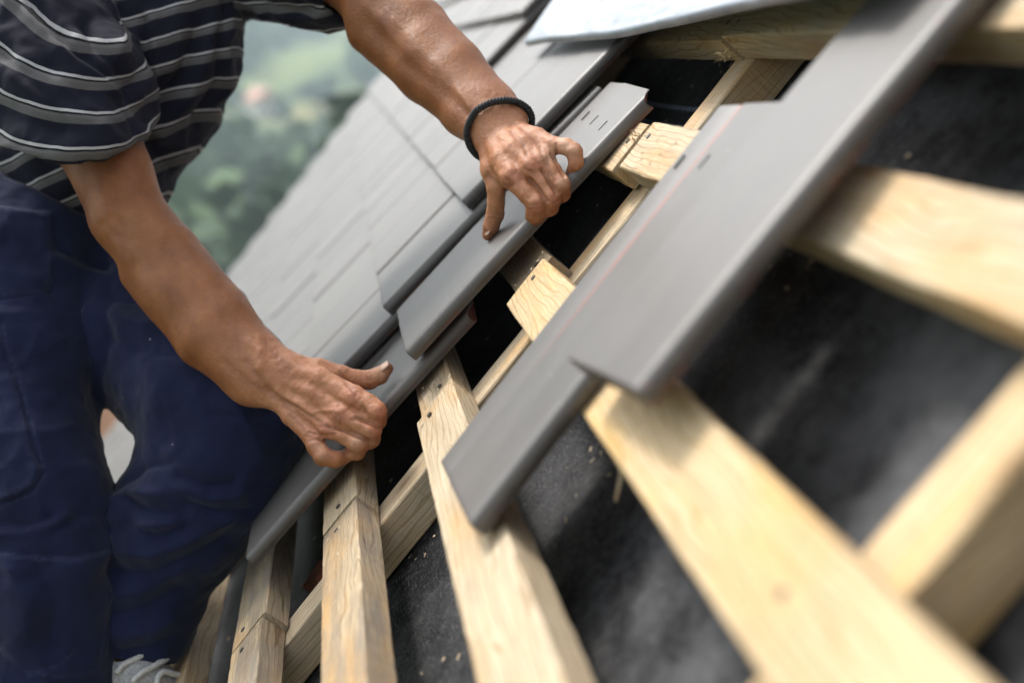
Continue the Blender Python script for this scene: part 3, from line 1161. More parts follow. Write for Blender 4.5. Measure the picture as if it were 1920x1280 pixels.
skin_strokes = [
    # right hand: tendons, veins (raised) and creases (carved)
    (rl([(420, 450), (640, 520), (960, 580)]), 8, .0012), (rl([(400, 560), (620, 640), (850, 720)]), 7, .0010),
    (rl([(340, 580), (520, 640), (700, 760), (820, 830)]), 3.2, -.0016), (rl([(420, 640), (560, 740), (700, 850)]), 3, -.0014),
    (rl([(360, 520), (420, 560), (520, 620), (640, 700)]), 4, .0016), (rl([(680, 700), (760, 680), (900, 690), (960, 660)]), 3.5, .0016),
    (rl([(640, 870), (740, 890), (860, 880)]), 2.6, -.0012), (rl([(600, 900), (700, 925), (780, 940)]), 2.6, -.0012),
    (rl([(470, 720), (560, 800), (620, 880)]), 3, -.0010), (rl([(740, 820), (860, 840), (980, 850), (1120, 930)]), 3.4, -.0022),
    (rl([(1000, 760), (1120, 780), (1220, 830)]), 3.2, -.0020), (rl([(1090, 650), (1120, 700)]), 2.0, -.0012), (rl([(1110, 660), (1140, 720)]), 2.0, -.0010),
    (rl([(960, 470), (1000, 500), (1040, 560)]), 3, -.0014), (rl([(1130, 370), (1150, 420)]), 2.0, -.0014), (rl([(1160, 360), (1175, 410)]), 1.8, -.0011),
    (rl([(900, 350), (960, 440), (1010, 490)]), 3.2, -.0018), (rl([(640, 940), (720, 930), (780, 950)]), 2.6, -.0016),
    (rl([(200, 60), (240, 140), (200, 200)]), 5, .0012), (rl([(240, 300), (300, 400), (380, 480)]), 6, .0016), (rl([(100, 260), (200, 380), (330, 560)]), 6, -.0016),
    (rl([(560, 330), (760, 350), (900, 360)]), 7, .0010), (rl([(1000, 560), (1010, 600)]), 13, .0016), (rl([(880, 740), (900, 770)]), 13, .0016), (rl([(760, 860), (800, 880)]), 12, .0014),
    (rl([(820, 700), (880, 760), (860, 800)]), 2.0, -.0010), (rl([(850, 690), (915, 750), (900, 800)]), 2.0, -.0010),
    # left hand
    (ll([(440, 360), (520, 500), (620, 600)]), 7, .0014), (ll([(520, 340), (600, 470), (720, 540)]), 6, .0014), (ll([(400, 380), (430, 520), (470, 640)]), 6, .0010),
    (ll([(480, 350), (560, 440), (600, 540)]), 3, -.0009), (ll([(560, 330), (660, 430), (720, 500)]), 3, -.0010),
    (ll([(690, 470), (720, 560), (760, 680)]), 3, -.0018), (ll([(730, 480), (750, 600), (800, 720)]), 2.6, -.0012), (ll([(810, 440), (815, 510), (800, 560)]), 2.6, -.0022),
    (ll([(440, 780), (480, 740), (440, 700)]), 4, -.0020), (ll([(620, 700), (700, 820), (730, 920)]), 3.2, -.0020), (ll([(750, 700), (800, 790), (850, 860)]), 3.2, -.0022),
    (ll([(300, 680), (400, 740), (470, 760)]), 4, -.0012), (ll([(320, 640), (420, 690), (520, 700)]), 4, .0008),
    (ll([(480, 640), (520, 650)]), 14, .0018), (ll([(640, 600), (660, 610)]), 14, .0016), (ll([(730, 530), (745, 540)]), 11, .0012),
    (ll([(600, 900), (680, 890)]), 2, -.0010), (ll([(610, 930), (690, 920)]), 2, -.0010), (ll([(790, 890), (830, 850)]), 2, -.0009), (ll([(300, 960), (400, 970)]), 2, -.0009), (ll([(310, 990), (390, 1000)]), 2, -.0009),
    (ll([(290, 400), (300, 560), (290, 660)]), 5, .0008), (ll([(570, 620), (640, 660), (700, 640)]), 2.4, -.0009), (ll([(640, 560), (690, 590)]), 2.2, -.0008),
    ([(668, 782), (690, 790), (716, 803)], 3.0, -.0055), ([(630, 800), (659, 811), (695, 828)], 3.0, -.0055), ([(612, 826), (640, 842), (668, 856)], 2.6, -.004),
    ([(990, 336), (1008, 352), (1026, 378)], 2.8, -.0060), ([(1016, 318), (1030, 340), (1044, 362)], 2.8, -.0060), ([(1034, 290), (1044, 306), (1058, 330)], 2.8, -.0045),
    # left forearm muscles and veins
    ([(740, 40), (800, 105), (850, 150), (890, 215)], 7, .0022), ([(760, 120), (820, 165), (880, 215)], 9, -.0024), ([(700, 50), (740, 90)], 14, -.003),
    ([(690, 10), (730, 60), (770, 100)], 10, .003), ([(830, 150), (860, 175), (880, 200)], 4, .0016),
    # right arm: inner elbow, muscle lines, wrist folds
    ([(215, 410), (240, 440), (275, 470), (310, 510)], 9, -.0036), ([(265, 425), (310, 480), (360, 545), (420, 610)], 10, -.0034), ([(250, 395), (275, 425), (300, 440)], 12, .004),
    ([(195, 420), (215, 440), (240, 452)], 6, -.0022), ([(300, 400), (340, 460), (390, 520)], 14, .003), ([(470, 640), (490, 660), (485, 690)], 7, .002),
    ([(500, 640), (520, 665), (540, 690)], 8, -.0018), ([(505, 735), (530, 745), (560, 770)], 4, -.0016), ([(420, 680), (470, 720), (505, 735)], 7, -.0016),
]
D, CR = strokes(BV, BN, [(p_, w_ * (1.15 if w_ < 6 else 1.25), h_ * (.62 if w_ < 6 else .75)) for p_, w_, h_ in skin_strokes])
pxx, pyy = pxc(BV)
# sinews and loose skin: fine displacement, only on hands
hmask = np.clip(1 - np.minimum(seg_dist(pxx, pyy, [(545, 715), (700, 780)]) - 70, np.minimum(seg_dist(pxx, pyy, [(945, 270), (1030, 320)]) - 78, seg_dist(pxx, pyy, [(930, 330), (912, 440)]) - 40)) / 60, 0, 1) * (BV[:, 2] < 1.34)
D += hmask * (.00028 * vnoise(BV, 420) + .00040 * vnoise(BV, 170))
D += (1 - hmask) * .0012 * vnoise(BV, 45)
BV = BV + BN * D[:, None]
rk = [(716, 775), (707, 812), (680, 838), (615, 858), (660, 742), (638, 777), (1010, 388), (1042, 380), (1064, 345), (1080, 295), (962, 330), (998, 316), (912, 440), (610, 805)]
red = np.zeros(len(BV))
for (x0, y0) in rk:
    red = np.maximum(red, np.exp(-(((pxx - x0) ** 2 + (pyy - y0) ** 2) / 17 ** 2)))
pale = np.zeros(len(BV))
for (x0, y0, r0) in [(716, 695, 16), (604, 856, 15), (670, 824, 14), (1058, 275, 16), (1078, 285, 14), (1058, 340, 12), (1035, 290, 14), (600, 838, 12)]:
    pale = np.maximum(pale, np.exp(-(((pxx - x0) ** 2 + (pyy - y0) ** 2) / r0 ** 2)))
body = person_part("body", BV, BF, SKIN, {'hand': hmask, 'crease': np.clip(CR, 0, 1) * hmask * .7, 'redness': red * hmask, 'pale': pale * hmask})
PX_B, PY_B = pxx, pyy


# --- thumb nails
def nail(px, py, Z, ang, L, W, tilt):
    bm = bmesh.new()
    n, k = 7, 6
    rows = []
    for i in range(n):
        row = []
        for j in range(k):
            s, t = i / (n - 1) * 2 - 1, j / (k - 1)
            x = W * s * (1 - .25 * max(0, t - .6))
            row.append(bm.verts.new((x, L * t - (.15 * L * s * s if t > .8 else 0), .0016 * (1 - s * s) + .0006 * t)))
        rows.append(row)
    for i in range(n - 1):
        for j in range(k - 1):
            bm.faces.new((rows[i][j], rows[i + 1][j], rows[i + 1][j + 1], rows[i][j + 1])).smooth = True
    ex = bmesh.ops.extrude_face_region(bm, geom=bm.faces[:])
    for v in [g for g in ex['geom'] if isinstance(g, bmesh.types.BMVert)]:
        v.co.z -= .001
    bmesh.ops.recalc_face_normals(bm, faces=bm.faces[:])
    o = link("fingernail", bm_mesh("fingernail_mesh", bm), NAIL, person)
    yv = np.array([math.cos(ang), math.sin(ang), .12])
    yv /= np.linalg.norm(yv)
    zv = np.array(tilt, float)
    zv -= yv * zv.dot(yv)
    zv /= np.linalg.norm(zv)
    xv = np.cross(yv, zv)
    A = CAM2W @ np.stack([xv, yv, zv], 1)
    p = to_world(cam_pt(px, py, Z)) - np.array(person.location)
    o.matrix_local = Matrix(((*A[0], p[0]), (*A[1], p[1]), (*A[2], p[2]), (0, 0, 0, 1)))
    return o


nail(713, 691, 1.2805, rad(-36), .0115, .0062, (-.45, -.75, -.50))
nail(919, 424, 1.2745, rad(112), .0115, .0058, (-.92, -.15, -.30))

# --- bracelet: braided black cord round the left wrist
wc = np.array(cam_pt(950, 254, 1.285))
wdir = cam_pt(972, 290, 1.262) - cam_pt(905, 212, 1.305)
wdir /= np.linalg.norm(wdir)
e1 = cam_pt(997, 236, 1.283) - cam_pt(897, 270, 1.29)
e1 -= wdir * e1.dot(wdir)
e1 /= np.linalg.norm(e1)
e2 = np.cross(wdir, e1)
if e2[2] > 0:
    e2 = -e2
n_b = wdir + .55 * e2 - .10 * e1
n_b /= np.linalg.norm(n_b)
f1 = e1 - n_b * e1.dot(n_b)
f1 /= np.linalg.norm(f1)
f2 = np.cross(n_b, f1)
if f2.dot(e2) < 0:
    f2 = -f2
rel = BV - wc
near_ = (np.abs(rel @ n_b) < .004) & (np.linalg.norm(rel, axis=1) < .06)
ang_, rad_ = np.arctan2(rel[near_] @ f2, rel[near_] @ f1), np.hypot(rel[near_] @ f2, rel[near_] @ f1)
NB_ = 180
sup = np.zeros(NB_)
aa_ = np.arange(NB_) * 2 * PI / NB_
for i in range(NB_):
    dl = np.abs((ang_ - aa_[i] + PI) % (2 * PI) - PI)
    sup[i] = (rad_[dl < .10].max() if (dl < .10).any() else .03)
for _ in range(6):
    sup = np.maximum(sup, (np.roll(sup, 1) + np.roll(sup, -1)) / 2)
sup = (np.roll(sup, 1) + np.roll(sup, -1) + sup) / 3 + .0026
for s_i in range(3):
    pts = []
    for i in range(NB_ * 2 + 1):
        a = 2 * PI * i / (NB_ * 2)
        r_ = np.interp(a, np.append(aa_, 2 * PI), np.append(sup, sup[0]))
        rr = f1 * math.cos(a) + f2 * math.sin(a)
        b = a * 24 + s_i * 2 * PI / 3
        q = wc + rr * r_ + (rr * math.cos(b) + n_b * math.sin(b)) * .0019
        pts.append(tuple(to_world(q) - np.array(person.location)))
    if s_i == 0:
        br = link("bracelet", tube_mesh("bracelet_mesh", pts, .0023, 8, False), BLACKCORD, person)
        tag(br, "black braided cord bracelet")
    else:
        link("cord_strand", tube_mesh("cord_strand_mesh", pts, .0023, 8, False), BLACKCORD, br)

# --- hair and eyes (outside the frame, seen only from other positions)
hx = (np.arange(HC[0] - .15, HC[0] + .15, .006), np.arange(HC[1] - .15, HC[1] + .15, .006), np.arange(HC[2] - .15, HC[2] + .15, .006))
hf = field(hx, [(hp(-.035, 0, .035), .083, hp(.02, 0, .045), .078), (hp(-.05, 0, -.01), .07, hp(-.05, 0, -.05), .05)], .008)
HV, HF = surf_net(hf, hx)
HN = vnormals(HV, HF)
HV = HV + HN * (.004 * vnoise(HV, 90))[:, None]
person_part("hair", HV, HF, DARK)
for s in (-1, 1):
    bm = bmesh.new()
    bmesh.ops.create_uvsphere(bm, u_segments=12, v_segments=8, radius=.012)
    e = link("eye", bm_mesh("eye_mesh", bm, True), simple("eye_white", (.7, .68, .65), .3), person, tuple(to_world(hp(.080, .03 * s, .006)) - np.array(person.location)))
    bm = bmesh.new()
    bmesh.ops.create_uvsphere(bm, u_segments=10, v_segments=6, radius=.006)
    link("pupil", bm_mesh("pupil_mesh", bm, True), DARK, e, tuple(CAM2W @ (fd * .008)))

# --- T-shirt
sx, sy, sz = np.arange(-.95, .02, .0037), np.arange(-.72, -.06, .0037), np.arange(1.22, 1.86, .0043)
SA = (sx, sy, sz)
trunk = chain([(30, -90, 1.46, 104), (205, -115, 1.54, 140), (380, -140, 1.62, 104)])
trunk += chain([(262, -60, 1.56, 185), (252, 60, 1.555, 178), (222, 160, 1.555, 172), (182, 250, 1.555, 152), (135, 345, 1.555, 146), (92, 440, 1.555, 146)])
trunk += chain([(300, -20, 1.52, 130), (318, 80, 1.52, 112), (300, 150, 1.53, 100)])
Ft = field(SA, trunk, .012)
XX, YY, ZZ = sx[:, None, None], sy[None, :, None], sz[None, None, :]


def plane(pt, nrm):
    nrm = np.asarray(nrm, float)
    nrm = nrm / np.linalg.norm(nrm)
    return ((XX - pt[0]) * nrm[0] + (YY - pt[1]) * nrm[1] + (ZZ - pt[2]) * nrm[2]).astype(np.float32)


hem_n = cam_pt(92, 440, 1.56) - cam_pt(150, 330, 1.56)
Ft = np.maximum(Ft, plane(cam_pt(104, 424, 1.52), hem_n))
# right sleeve: wide, hem seen as a shallow arc
slR = chain([(30, -95, 1.46, 106), (74, 60, 1.425, 130), (118, 190, 1.388, 150), (136, 330, 1.366, 156)])
Fs = field(SA, slR, .012)
axR = cam_pt(132, 300, 1.372) - cam_pt(60, 30, 1.43)
hemR = np.array([-.10, .9, .45])
hemR /= np.linalg.norm(hemR)
Fs = smax(Fs, plane(cam_pt(134, 303, 1.275), hemR), .006)
inR = field(SA, chain([(132, 330, 1.37, 126), (145, 480, 1.355, 132)]), .012)
Fs = np.maximum(Fs, -inR)
slL = chain([(380, -140, 1.62, 106), (500, -80, 1.54, 104), (585, -60, 1.48, 96), (700, -40, 1.41, 92)])
Fl = field(SA, slL, .012)
axL = cam_pt(672, -40, 1.42) - cam_pt(520, -80, 1.53)
Fl = np.maximum(Fl, plane(cam_pt(648, -40, 1.42), axL))
inL = field(SA, chain([(600, -55, 1.47, 78), (800, -15, 1.35, 80)]), .012)
Fl = np.maximum(Fl, -inL)
part_of = np.argmin(np.stack([Ft, Fs, Fl]), 0).astype(np.int8)
shirt_f = smin(smin(Ft, Fs, .014), Fl, .02)
# neck opening
neck = field(SA, chain([(250, -170, 1.53, 80), (330, -300, 1.51, 86)]), .01)
shirt_f = np.maximum(shirt_f, -neck)
SV, SF = surf_net(shirt_f, SA)
SV = relax(SV, SF, 4)
SN = vnormals(SV, SF)


def c1(pts):
    return [(x / 2.667, y / 2.667) for x, y in pts]


shirt_folds = [
    (c1([(100, -60), (250, 120), (400, 270), (530, 370), (600, 425), (650, 470)]), 15, -.012),
    (c1([(60, -40), (180, 110), (330, 260), (520, 400), (620, 470)]), 13, .008), (c1([(430, 120), (480, 230), (560, 320), (680, 420)]), 12, -.010),
    (c1([(725, 100), (730, 230), (700, 400)]), 10, -.009), (c1([(760, 80), (770, 230), (740, 420)]), 14, .007), (c1([(560, 40), (600, 200), (570, 310)]), 16, .006),
    (c1([(1010, 120), (930, 330), (820, 500), (760, 600)]), 20, -.009), (c1([(1060, 140), (1000, 330), (900, 520), (800, 640)]), 18, .008),
    (c1([(1125, 30), (1100, 240), (1085, 420), (990, 610)]), 11, -.010), (c1([(1150, 60), (1130, 230), (1110, 440), (1010, 620)]), 9, .007),
    (c1([(1110, 240), (1200, 200), (1240, 180)]), 10, -.006), (c1([(880, 60), (900, 200), (860, 330)]), 18, .005), (c1([(700, 540), (800, 520), (900, 400), (1000, 200)]), 18, -.007),
    (c1([(20, 330), (150, 450), (320, 560), (480, 640)]), 20, .006), (c1([(0, 250), (130, 380), (260, 520), (330, 640)]), 16, -.007), (c1([(250, 330), (400, 480), (500, 600)]), 18, -.006),
    (c1([(300, 400), (460, 560), (560, 690)]), 16, .005), (c1([(0, 560), (160, 620), (300, 640)]), 16, -.004), (c1([(560, 480), (640, 560), (690, 640)]), 12, -.006),
    (c1([(0, 880), (200, 960), (400, 1060)]), 18, -.008), (c1([(0, 930), (180, 1010), (420, 1110)]), 14, .007), (c1([(30, 1010), (200, 1120), (330, 1170)]), 9, -.008), (c1([(420, 1090), (500, 1130)]), 10, .006),
    (c1([(860, 850), (780, 760), (740, 690)]), 14, -.006), (c1([(930, 740), (840, 700), (720, 660)]), 14, .006),
    ([(470, -30), (500, 10), (560, 25), (640, 0)], 10, -.006), ([(490, 20), (560, 36), (640, 14)], 6, .004), ([(540, -20), (600, 5), (650, -10)], 9, .004),
    (c1([(0, 690), (200, 745), (400, 790), (600, 770), (720, 700)]), 4, -.0022),
]
D, _ = strokes(SV, SN, shirt_folds, 1.35)
D *= 1.35
rgs = (1 - np.abs(vnoise(SV * np.array([1.3, .7, 1]) + 5, 11))) ** 4 + .6 * (1 - np.abs(vnoise(SV * np.array([1.2, .8, 1]) + 2, 22))) ** 5
Dn = .005 * rgs + .0055 * vnoise(SV * np.array([1, .55, 1]), 17) + .0042 * vnoise(SV, 38) + .0012 * vnoise(SV, 95)
D = D + Dn
SV0 = SV.copy()
SV = SV + SN * D[:, None]
SV = relax(SV, SF, 1)
gi = [np.clip(np.searchsorted(SA[q], SV0[:, q]), 0, len(SA[q]) - 1) for q in range(3)]
pid = part_of[gi[0], gi[1], gi[2]]
PER = .0345
a_t = np.array([.34, .86, .16])
a_t /= np.linalg.norm(a_t)
a_R = hemR
a_L = np.array([.10, .86, .5])
q0 = SV0 + SN * (D * .4)[:, None]
st = (q0 @ a_t) / PER + .35 * vnoise(SV0, 7) + 10.15
hq = (cam_pt(134, 303, 1.275) - q0) @ hemR
sr = (-hq - 2.6 * hq * (q0[:, 0] - cam_pt(134, 303, 1.3)[0])) / PER + .18 * vnoise(SV0, 9) + 20.92
sl_ = (q0 @ a_L) / PER + .15 * vnoise(SV0, 9) + 10.0
stripe = np.where(pid == 0, st, np.where(pid == 1, sr, sl_))
shirt = person_part("striped_shirt", SV, SF, SHIRT, {'stripe': stripe})

# --- work trousers
tx, ty, tz = np.arange(-.98, -.22, .0037), np.arange(-.22, .74, .0037), np.arange(1.16, 1.84, .0042)
TA = (tx, ty, tz)
XX, YY, ZZ = tx[:, None, None], ty[None, :, None], tz[None, None, :]
pel = chain([(92, 400, 1.56, 150), (70, 480, 1.55, 165), (45, 540, 1.52, 160)]) + chain([(92, 430, 1.56, 150), (170, 520, 1.58, 150)])
nearleg = chain([(30, 520, 1.50, 172), (34, 680, 1.45, 146), (32, 800, 1.41, 128), (58, 930, 1.375, 126), (86, 1060, 1.365, 122), (88, 1280, 1.37, 120), (90, 1530, 1.42, 112)])
farleg = chain([(165, 515, 1.60, 160), (305, 632, 1.51, 152), (405, 742, 1.44, 142), (448, 785, 1.42, 122)]) + chain([(448, 790, 1.42, 122), (400, 880, 1.42, 122), (332, 985, 1.42, 118), (266, 1130, 1.42, 96), (240, 1215, 1.42, 84), (228, 1290, 1.42, 78)])
crotch = chain([(110, 600, 1.52, 120), (138, 668, 1.50, 70), (152, 700, 1.485, 34)])
Fp = field(TA, pel + nearleg + crotch, .014)
Fq = field(TA, farleg, .012)
far_side = Fq < Fp
trf = smin(Fp, Fq, .006)
# hems: cut both legs, hollow inside
ankle_far = plane(cam_pt(250, 1244, 1.36), (-.34, .94, .12))
inside_far = field(TA, chain([(232, 1270, 1.42, 66), (215, 1420, 1.42, 72)]), .01)
trf = np.maximum(trf, -inside_far)
mask_far = far_side & (YY > .3)
trf = np.where(mask_far, np.maximum(trf, ankle_far), trf)
ankle_near = plane(cam_pt(90, 1500, 1.42), (0, 1, 0))
trf = np.maximum(trf, ankle_near)
trf = np.maximum(trf, -field(TA, chain([(90, 1420, 1.41, 104), (90, 1700, 1.42, 106)]), .01))
waist = plane(cam_pt(120, 372, 1.56), cam_pt(150, 330, 1.56) - cam_pt(92, 440, 1.56))
trf = np.maximum(trf, waist)
TV, TF = surf_net(trf, TA)
TV = relax(TV, TF, 2)
TN = vnormals(TV, TF)


def c4(pts):
    return [(x / 2.667, y / 2.667 + 400) for x, y in pts]


def c6(pts):
    return [(x / 2.667, y / 2.667 + 800) for x, y in pts]


tr_folds = [
    (c4([(0, 430), (120, 415), (250, 395)]), 6, -.003), (c4([(0, 440), (120, 428), (240, 412)]), 5, .003), (c4([(250, 395), (270, 330)]), 5, -.003),
    (c4([(500, 120), (540, 320), (530, 560), (480, 900)]), 18, -.006),
    (c4([(300, 170), (400, 230), (500, 260)]), 16, -.008), (c4([(280, 220), (400, 280), (520, 300)]), 16, .006), (c4([(560, 500), (700, 560), (860, 560)]), 18, .006), (c4([(560, 420), (720, 440), (820, 460)]), 18, -.006),
    (c4([(560, 640), (760, 700), (960, 700)]), 16, -.005), (c4([(1000, 800), (1200, 860), (1400, 880)]), 18, -.006), (c4([(900, 760), (1150, 800), (1350, 800)]), 18, .005),
    (c4([(1050, 1000), (1250, 1020), (1420, 980)]), 14, -.005), (c4([(1150, 900), (1250, 1050), (1300, 1200)]), 18, .006),
    # pocket edge on the near thigh and side seam
    (c4([(0, 560), (30, 680), (90, 860), (150, 1080), (200, 1260)]), 4, -.0026), (c6([(200, 180), (215, 235), (160, 320), (0, 390)]), 4, -.0032), (c6([(180, 220), (145, 300), (0, 370)]), 8, .003),
    (c6([(0, 535), (130, 520), (250, 490), (330, 450)]), 12, .006), (c6([(0, 480), (120, 500), (240, 460)]), 10, -.006), (c6([(330, 470), (430, 440), (520, 430)]), 14, -.004),
    (c6([(0, 625), (200, 645), (400, 655), (550, 610)]), 3.4, -.0024), (c6([(0, 672), (180, 680), (370, 660)]), 3, -.0014),
    (c6([(60, 700), (160, 860), (140, 1010)]), 24, .006), (c6([(180, 720), (280, 860), (250, 1050)]), 24, -.006), (c6([(0, 740), (120, 760), (260, 700)]), 14, -.004),
    (c6([(330, 560), (420, 700), (430, 900)]), 24, .005), (c6([(30, 1130), (140, 1230), (300, 1180), (380, 1100)]), 4, -.002),
    # bunched cloth behind the far knee and down the shin
    (c6([(580, 310), (720, 200), (850, 180)]), 12, -.008), (c6([(540, 390), (640, 330), (800, 330)]), 12, .009), (c6([(620, 350), (760, 420), (900, 430)]), 12, -.008), (c6([(560, 450), (700, 500), (860, 480)]), 14, .008),
    (c6([(640, 480), (780, 540), (920, 500)]), 12, -.008), (c6([(900, 250), (1050, 290), (1160, 280)]), 14, -.008), (c6([(900, 300), (1060, 360), (1180, 340)]), 14, .007), (c6([(940, 380), (1080, 420), (1240, 420)]), 12, -.007),
    (c6([(570, 620), (760, 640), (960, 560), (1150, 450)]), 18, .007), (c6([(570, 720), (760, 730), (960, 650), (1120, 560)]), 18, -.007), (c6([(570, 840), (760, 800), (900, 720)]), 18, .007),
    (c6([(580, 930), (740, 900), (900, 820)]), 18, -.006), (c6([(600, 1040), (760, 1020), (860, 960)]), 16, .006), (c6([(600, 1130), (760, 1100), (840, 1060)]), 12, -.006),
]
D, SEAM = strokes(TV, TN, tr_folds, 1.3)


def inside_step(V, N, poly, soft):
    x, y = pxc(V)
    ins = np.zeros(len(V), bool)
    n = len(poly)
    for i in range(n):
        (x0, y0), (x1, y1) = poly[i], poly[(i + 1) % n]
        cr_ = ((y0 > y) != (y1 > y)) & (x < (x1 - x0) * (y - y0) / ((y1 - y0) if y1 != y0 else 1e-9) + x0)
        ins ^= cr_
    d = seg_dist(x, y, poly + [poly[0]]) * np.where(ins, 1, -1)
    return np.clip(.5 + d / soft, 0, 1) * (-(N * V).sum(1) > .1 * np.linalg.norm(V, axis=1))


PATCHES = [[(-60, 640), (6, 630), (31, 722), (60, 852), (80, 876), (68, 906), (30, 930), (-60, 948)],
           [(-60, 1028), (0, 1036), (80, 1044), (140, 1044), (200, 1030), (206, 1150), (190, 1262), (110, 1275), (40, 1262), (8, 1226), (-60, 1180)],
           [(-60, 380), (98, 400), (96, 530), (84, 548), (-60, 562)]]
for pt_ in PATCHES:
    D += .0026 * inside_step(TV, TN, pt_, 6)
rg = (1 - np.abs(vnoise(TV * np.array([1, 1.5, 1]) + 3, 9))) ** 4 + .6 * (1 - np.abs(vnoise(TV * np.array([1.4, 1, 1]) + 9, 17))) ** 5
D += .0022 * rg
D += .004 * vnoise(TV * np.array([1, .7, 1]), 15) + .0025 * vnoise(TV, 38) + .001 * vnoise(TV, 90)
D *= 1.15
TV = TV + TN * D[:, None]
tpx, tpy = pxc(TV)
seam = np.zeros(len(TV))
for pt_ in PATCHES:
    ctr = np.mean(pt_, 0)
    inner = [tuple(np.array(q_) + (ctr - np.array(q_)) / np.linalg.norm(ctr - np.array(q_)) * 6) for q_ in pt_]
    seam = np.maximum(seam, .8 * np.exp(-(seg_dist(tpx, tpy, inner) / 2.4) ** 2))
for poly in (c6([(0, 632), (200, 652), (400, 662), (552, 616)]), c6([(210, 190), (224, 238), (168, 330), (0, 400)]), c4([(14, 560), (44, 680), (104, 860), (164, 1080), (214, 1260)]), c4([(0, 415), (240, 385), (262, 330)]), c6([(30, 1140), (140, 1238), (300, 1188), (390, 1100)])):
    seam = np.maximum(seam, np.exp(-(seg_dist(tpx, tpy, poly) / 2.2) ** 2))
person_part("work_trousers", TV, TF, TROUS, {'seam': seam})


# --- shoes
def shoe(heel, toe, sole_up, name_label=None):
    h, t = np.array(to_world(cam_pt(*heel))), np.array(to_world(cam_pt(*toe)))
    yv = t - h
    Ls = np.linalg.norm(yv)
    yv /= Ls
    zv = np.asarray(sole_up, float)
    zv = zv - yv * zv.dot(yv)
    zv /= np.linalg.norm(zv)
    xv = np.cross(yv, zv)
    root = empty("shoe", (0, 0, 0), parent=person)
    p = h - np.array(person.location)
    root.matrix_local = Matrix(((xv[0], yv[0], zv[0], p[0]), (xv[1], yv[1], zv[1], p[1]), (xv[2], yv[2], zv[2], p[2]), (0, 0, 0, 1)))
    g = (np.arange(-.08, .08, .004), np.arange(-.05, Ls + .05, .004), np.arange(-.03, .14, .004))
    pr = [((0, .035, .05), .036, (0, .11, .05), .040), ((0, .11, .048), .042, (.004, .20, .036), .043), ((.004, .20, .036), .043, (.004, Ls - .04, .030), .034), ((0, .05, .06), .04, (0, .04, .10), .038), ((0, .09, .06), .036, (0, .07, .10), .036)]
    f = field(g, pr, .008)
    f = np.maximum(f, -(g[2][None, None, :] - .012) + 0 * f)
    V, F = surf_net(f.astype(np.float32), g)
    link("shoe_upper", mesh_np("shoe_upper_mesh", V, F), SHOE, root)
    U_ = V
    f2 = field(g, [((0, .035, .004), .036, (0, .12, .004), .038), ((0, .12, .004), .040, (.004, .2, .004), .044), ((.004, .2, .004), .044, (.004, Ls - .04, .004), .036)], .008)
    f2 = np.maximum(np.maximum(f2, g[2][None, None, :] - .024 + 0 * f2), -g[2][None, None, :] + 0 * f2)
    V, F = surf_net(f2.astype(np.float32), g)
    link("shoe_sole", mesh_np("shoe_sole_mesh", V, F), RUBBER, root)
    for i in range(7):
        y = .070 + i * .020
        z = .104 - i * .0075
        pts = []
        for q in range(13):
            lx_, ly_ = -.027 + .054 * q / 12, y + .007 * math.sin(q * PI / 12 * (1 if i % 2 else 1.6) + i)
            near_v = U_[(np.abs(U_[:, 0] - lx_) < .006) & (np.abs(U_[:, 1] - ly_) < .006)]
            pts.append((lx_, ly_, (near_v[:, 2].max() if len(near_v) else z) + .0022))
        link("shoe_lace", tube_mesh("shoe_lace_mesh", pts, .0036, 7), LACE, root)
    link("shoe_trim", tube_mesh("shoe_trim_mesh", [(.034, .16, .040), (.040, .20, .034), (.040, .235, .030)], [.004, .006, .003], 8), RED, root)
    return root


nrm_w = MR @ np.array([0, 0, 1.0])
upw = np.array([0, 0, 1.0])
shoe((190, 1338, 1.458), (446, 1440, 1.405), nrm_w * .75 + upw * .5)
sk = tube_mesh('sock_mesh', [tuple(to_world(cam_pt(*p_)) - np.array(person.location)) for p_ in ((244, 1190, 1.43), (230, 1240, 1.44), (232, 1300, 1.45))], [.040, .037, .036], 16)
link('sock', sk, BLACKCORD, person)
shoe((60, 1590, 1.43), (250, 1720, 1.37), nrm_w * .6 + upw * .7)

# ================================================================== SMALL LEFTOVERS ON THE MEMBRANE
RM = Matrix.Translation(tuple(ROOF_O)) @ Matrix.Rotation(BETA, 4, 'X')


def sliver(name, label, cat, pts_px, n0, n1, w0, mat, group=None):
    P = [on_roof(x, y, n0 + (n1 - n0) * i / (len(pts_px) - 1)) for i, (x, y) in enumerate(pts_px)]
    bm = bmesh.new()
    rows = []
    for i, p in enumerate(P):
        d = P[min(i + 1, len(P) - 1)] - P[max(i - 1, 0)]
        d /= np.linalg.norm(d)
        s = np.cross(d, (0, 0, 1))
        s /= np.linalg.norm(s)
        wd = w0 * (1 - .75 * abs(i / (len(P) - 1) - .4) * 1.4)
        rows.append([bm.verts.new(tuple(p + s * wd * a + np.array([0, 0, 1]) * b)) for a, b in ((-1, 0), (1, 0), (.8, .002), (-.8, .0024))])
    for i in range(len(rows) - 1):
        for k in range(4):
            bm.faces.new((rows[i][k], rows[i][(k + 1) % 4], rows[i + 1][(k + 1) % 4], rows[i + 1][k]))
    bm.faces.new(rows[0])
    bm.faces.new(rows[-1][::-1])
    bmesh.ops.recalc_face_normals(bm, faces=bm.faces[:])
    o = link(name, bm_mesh(name + "_mesh", bm), mat)
    o.matrix_world = RM
    return tag(o, label, cat, group)


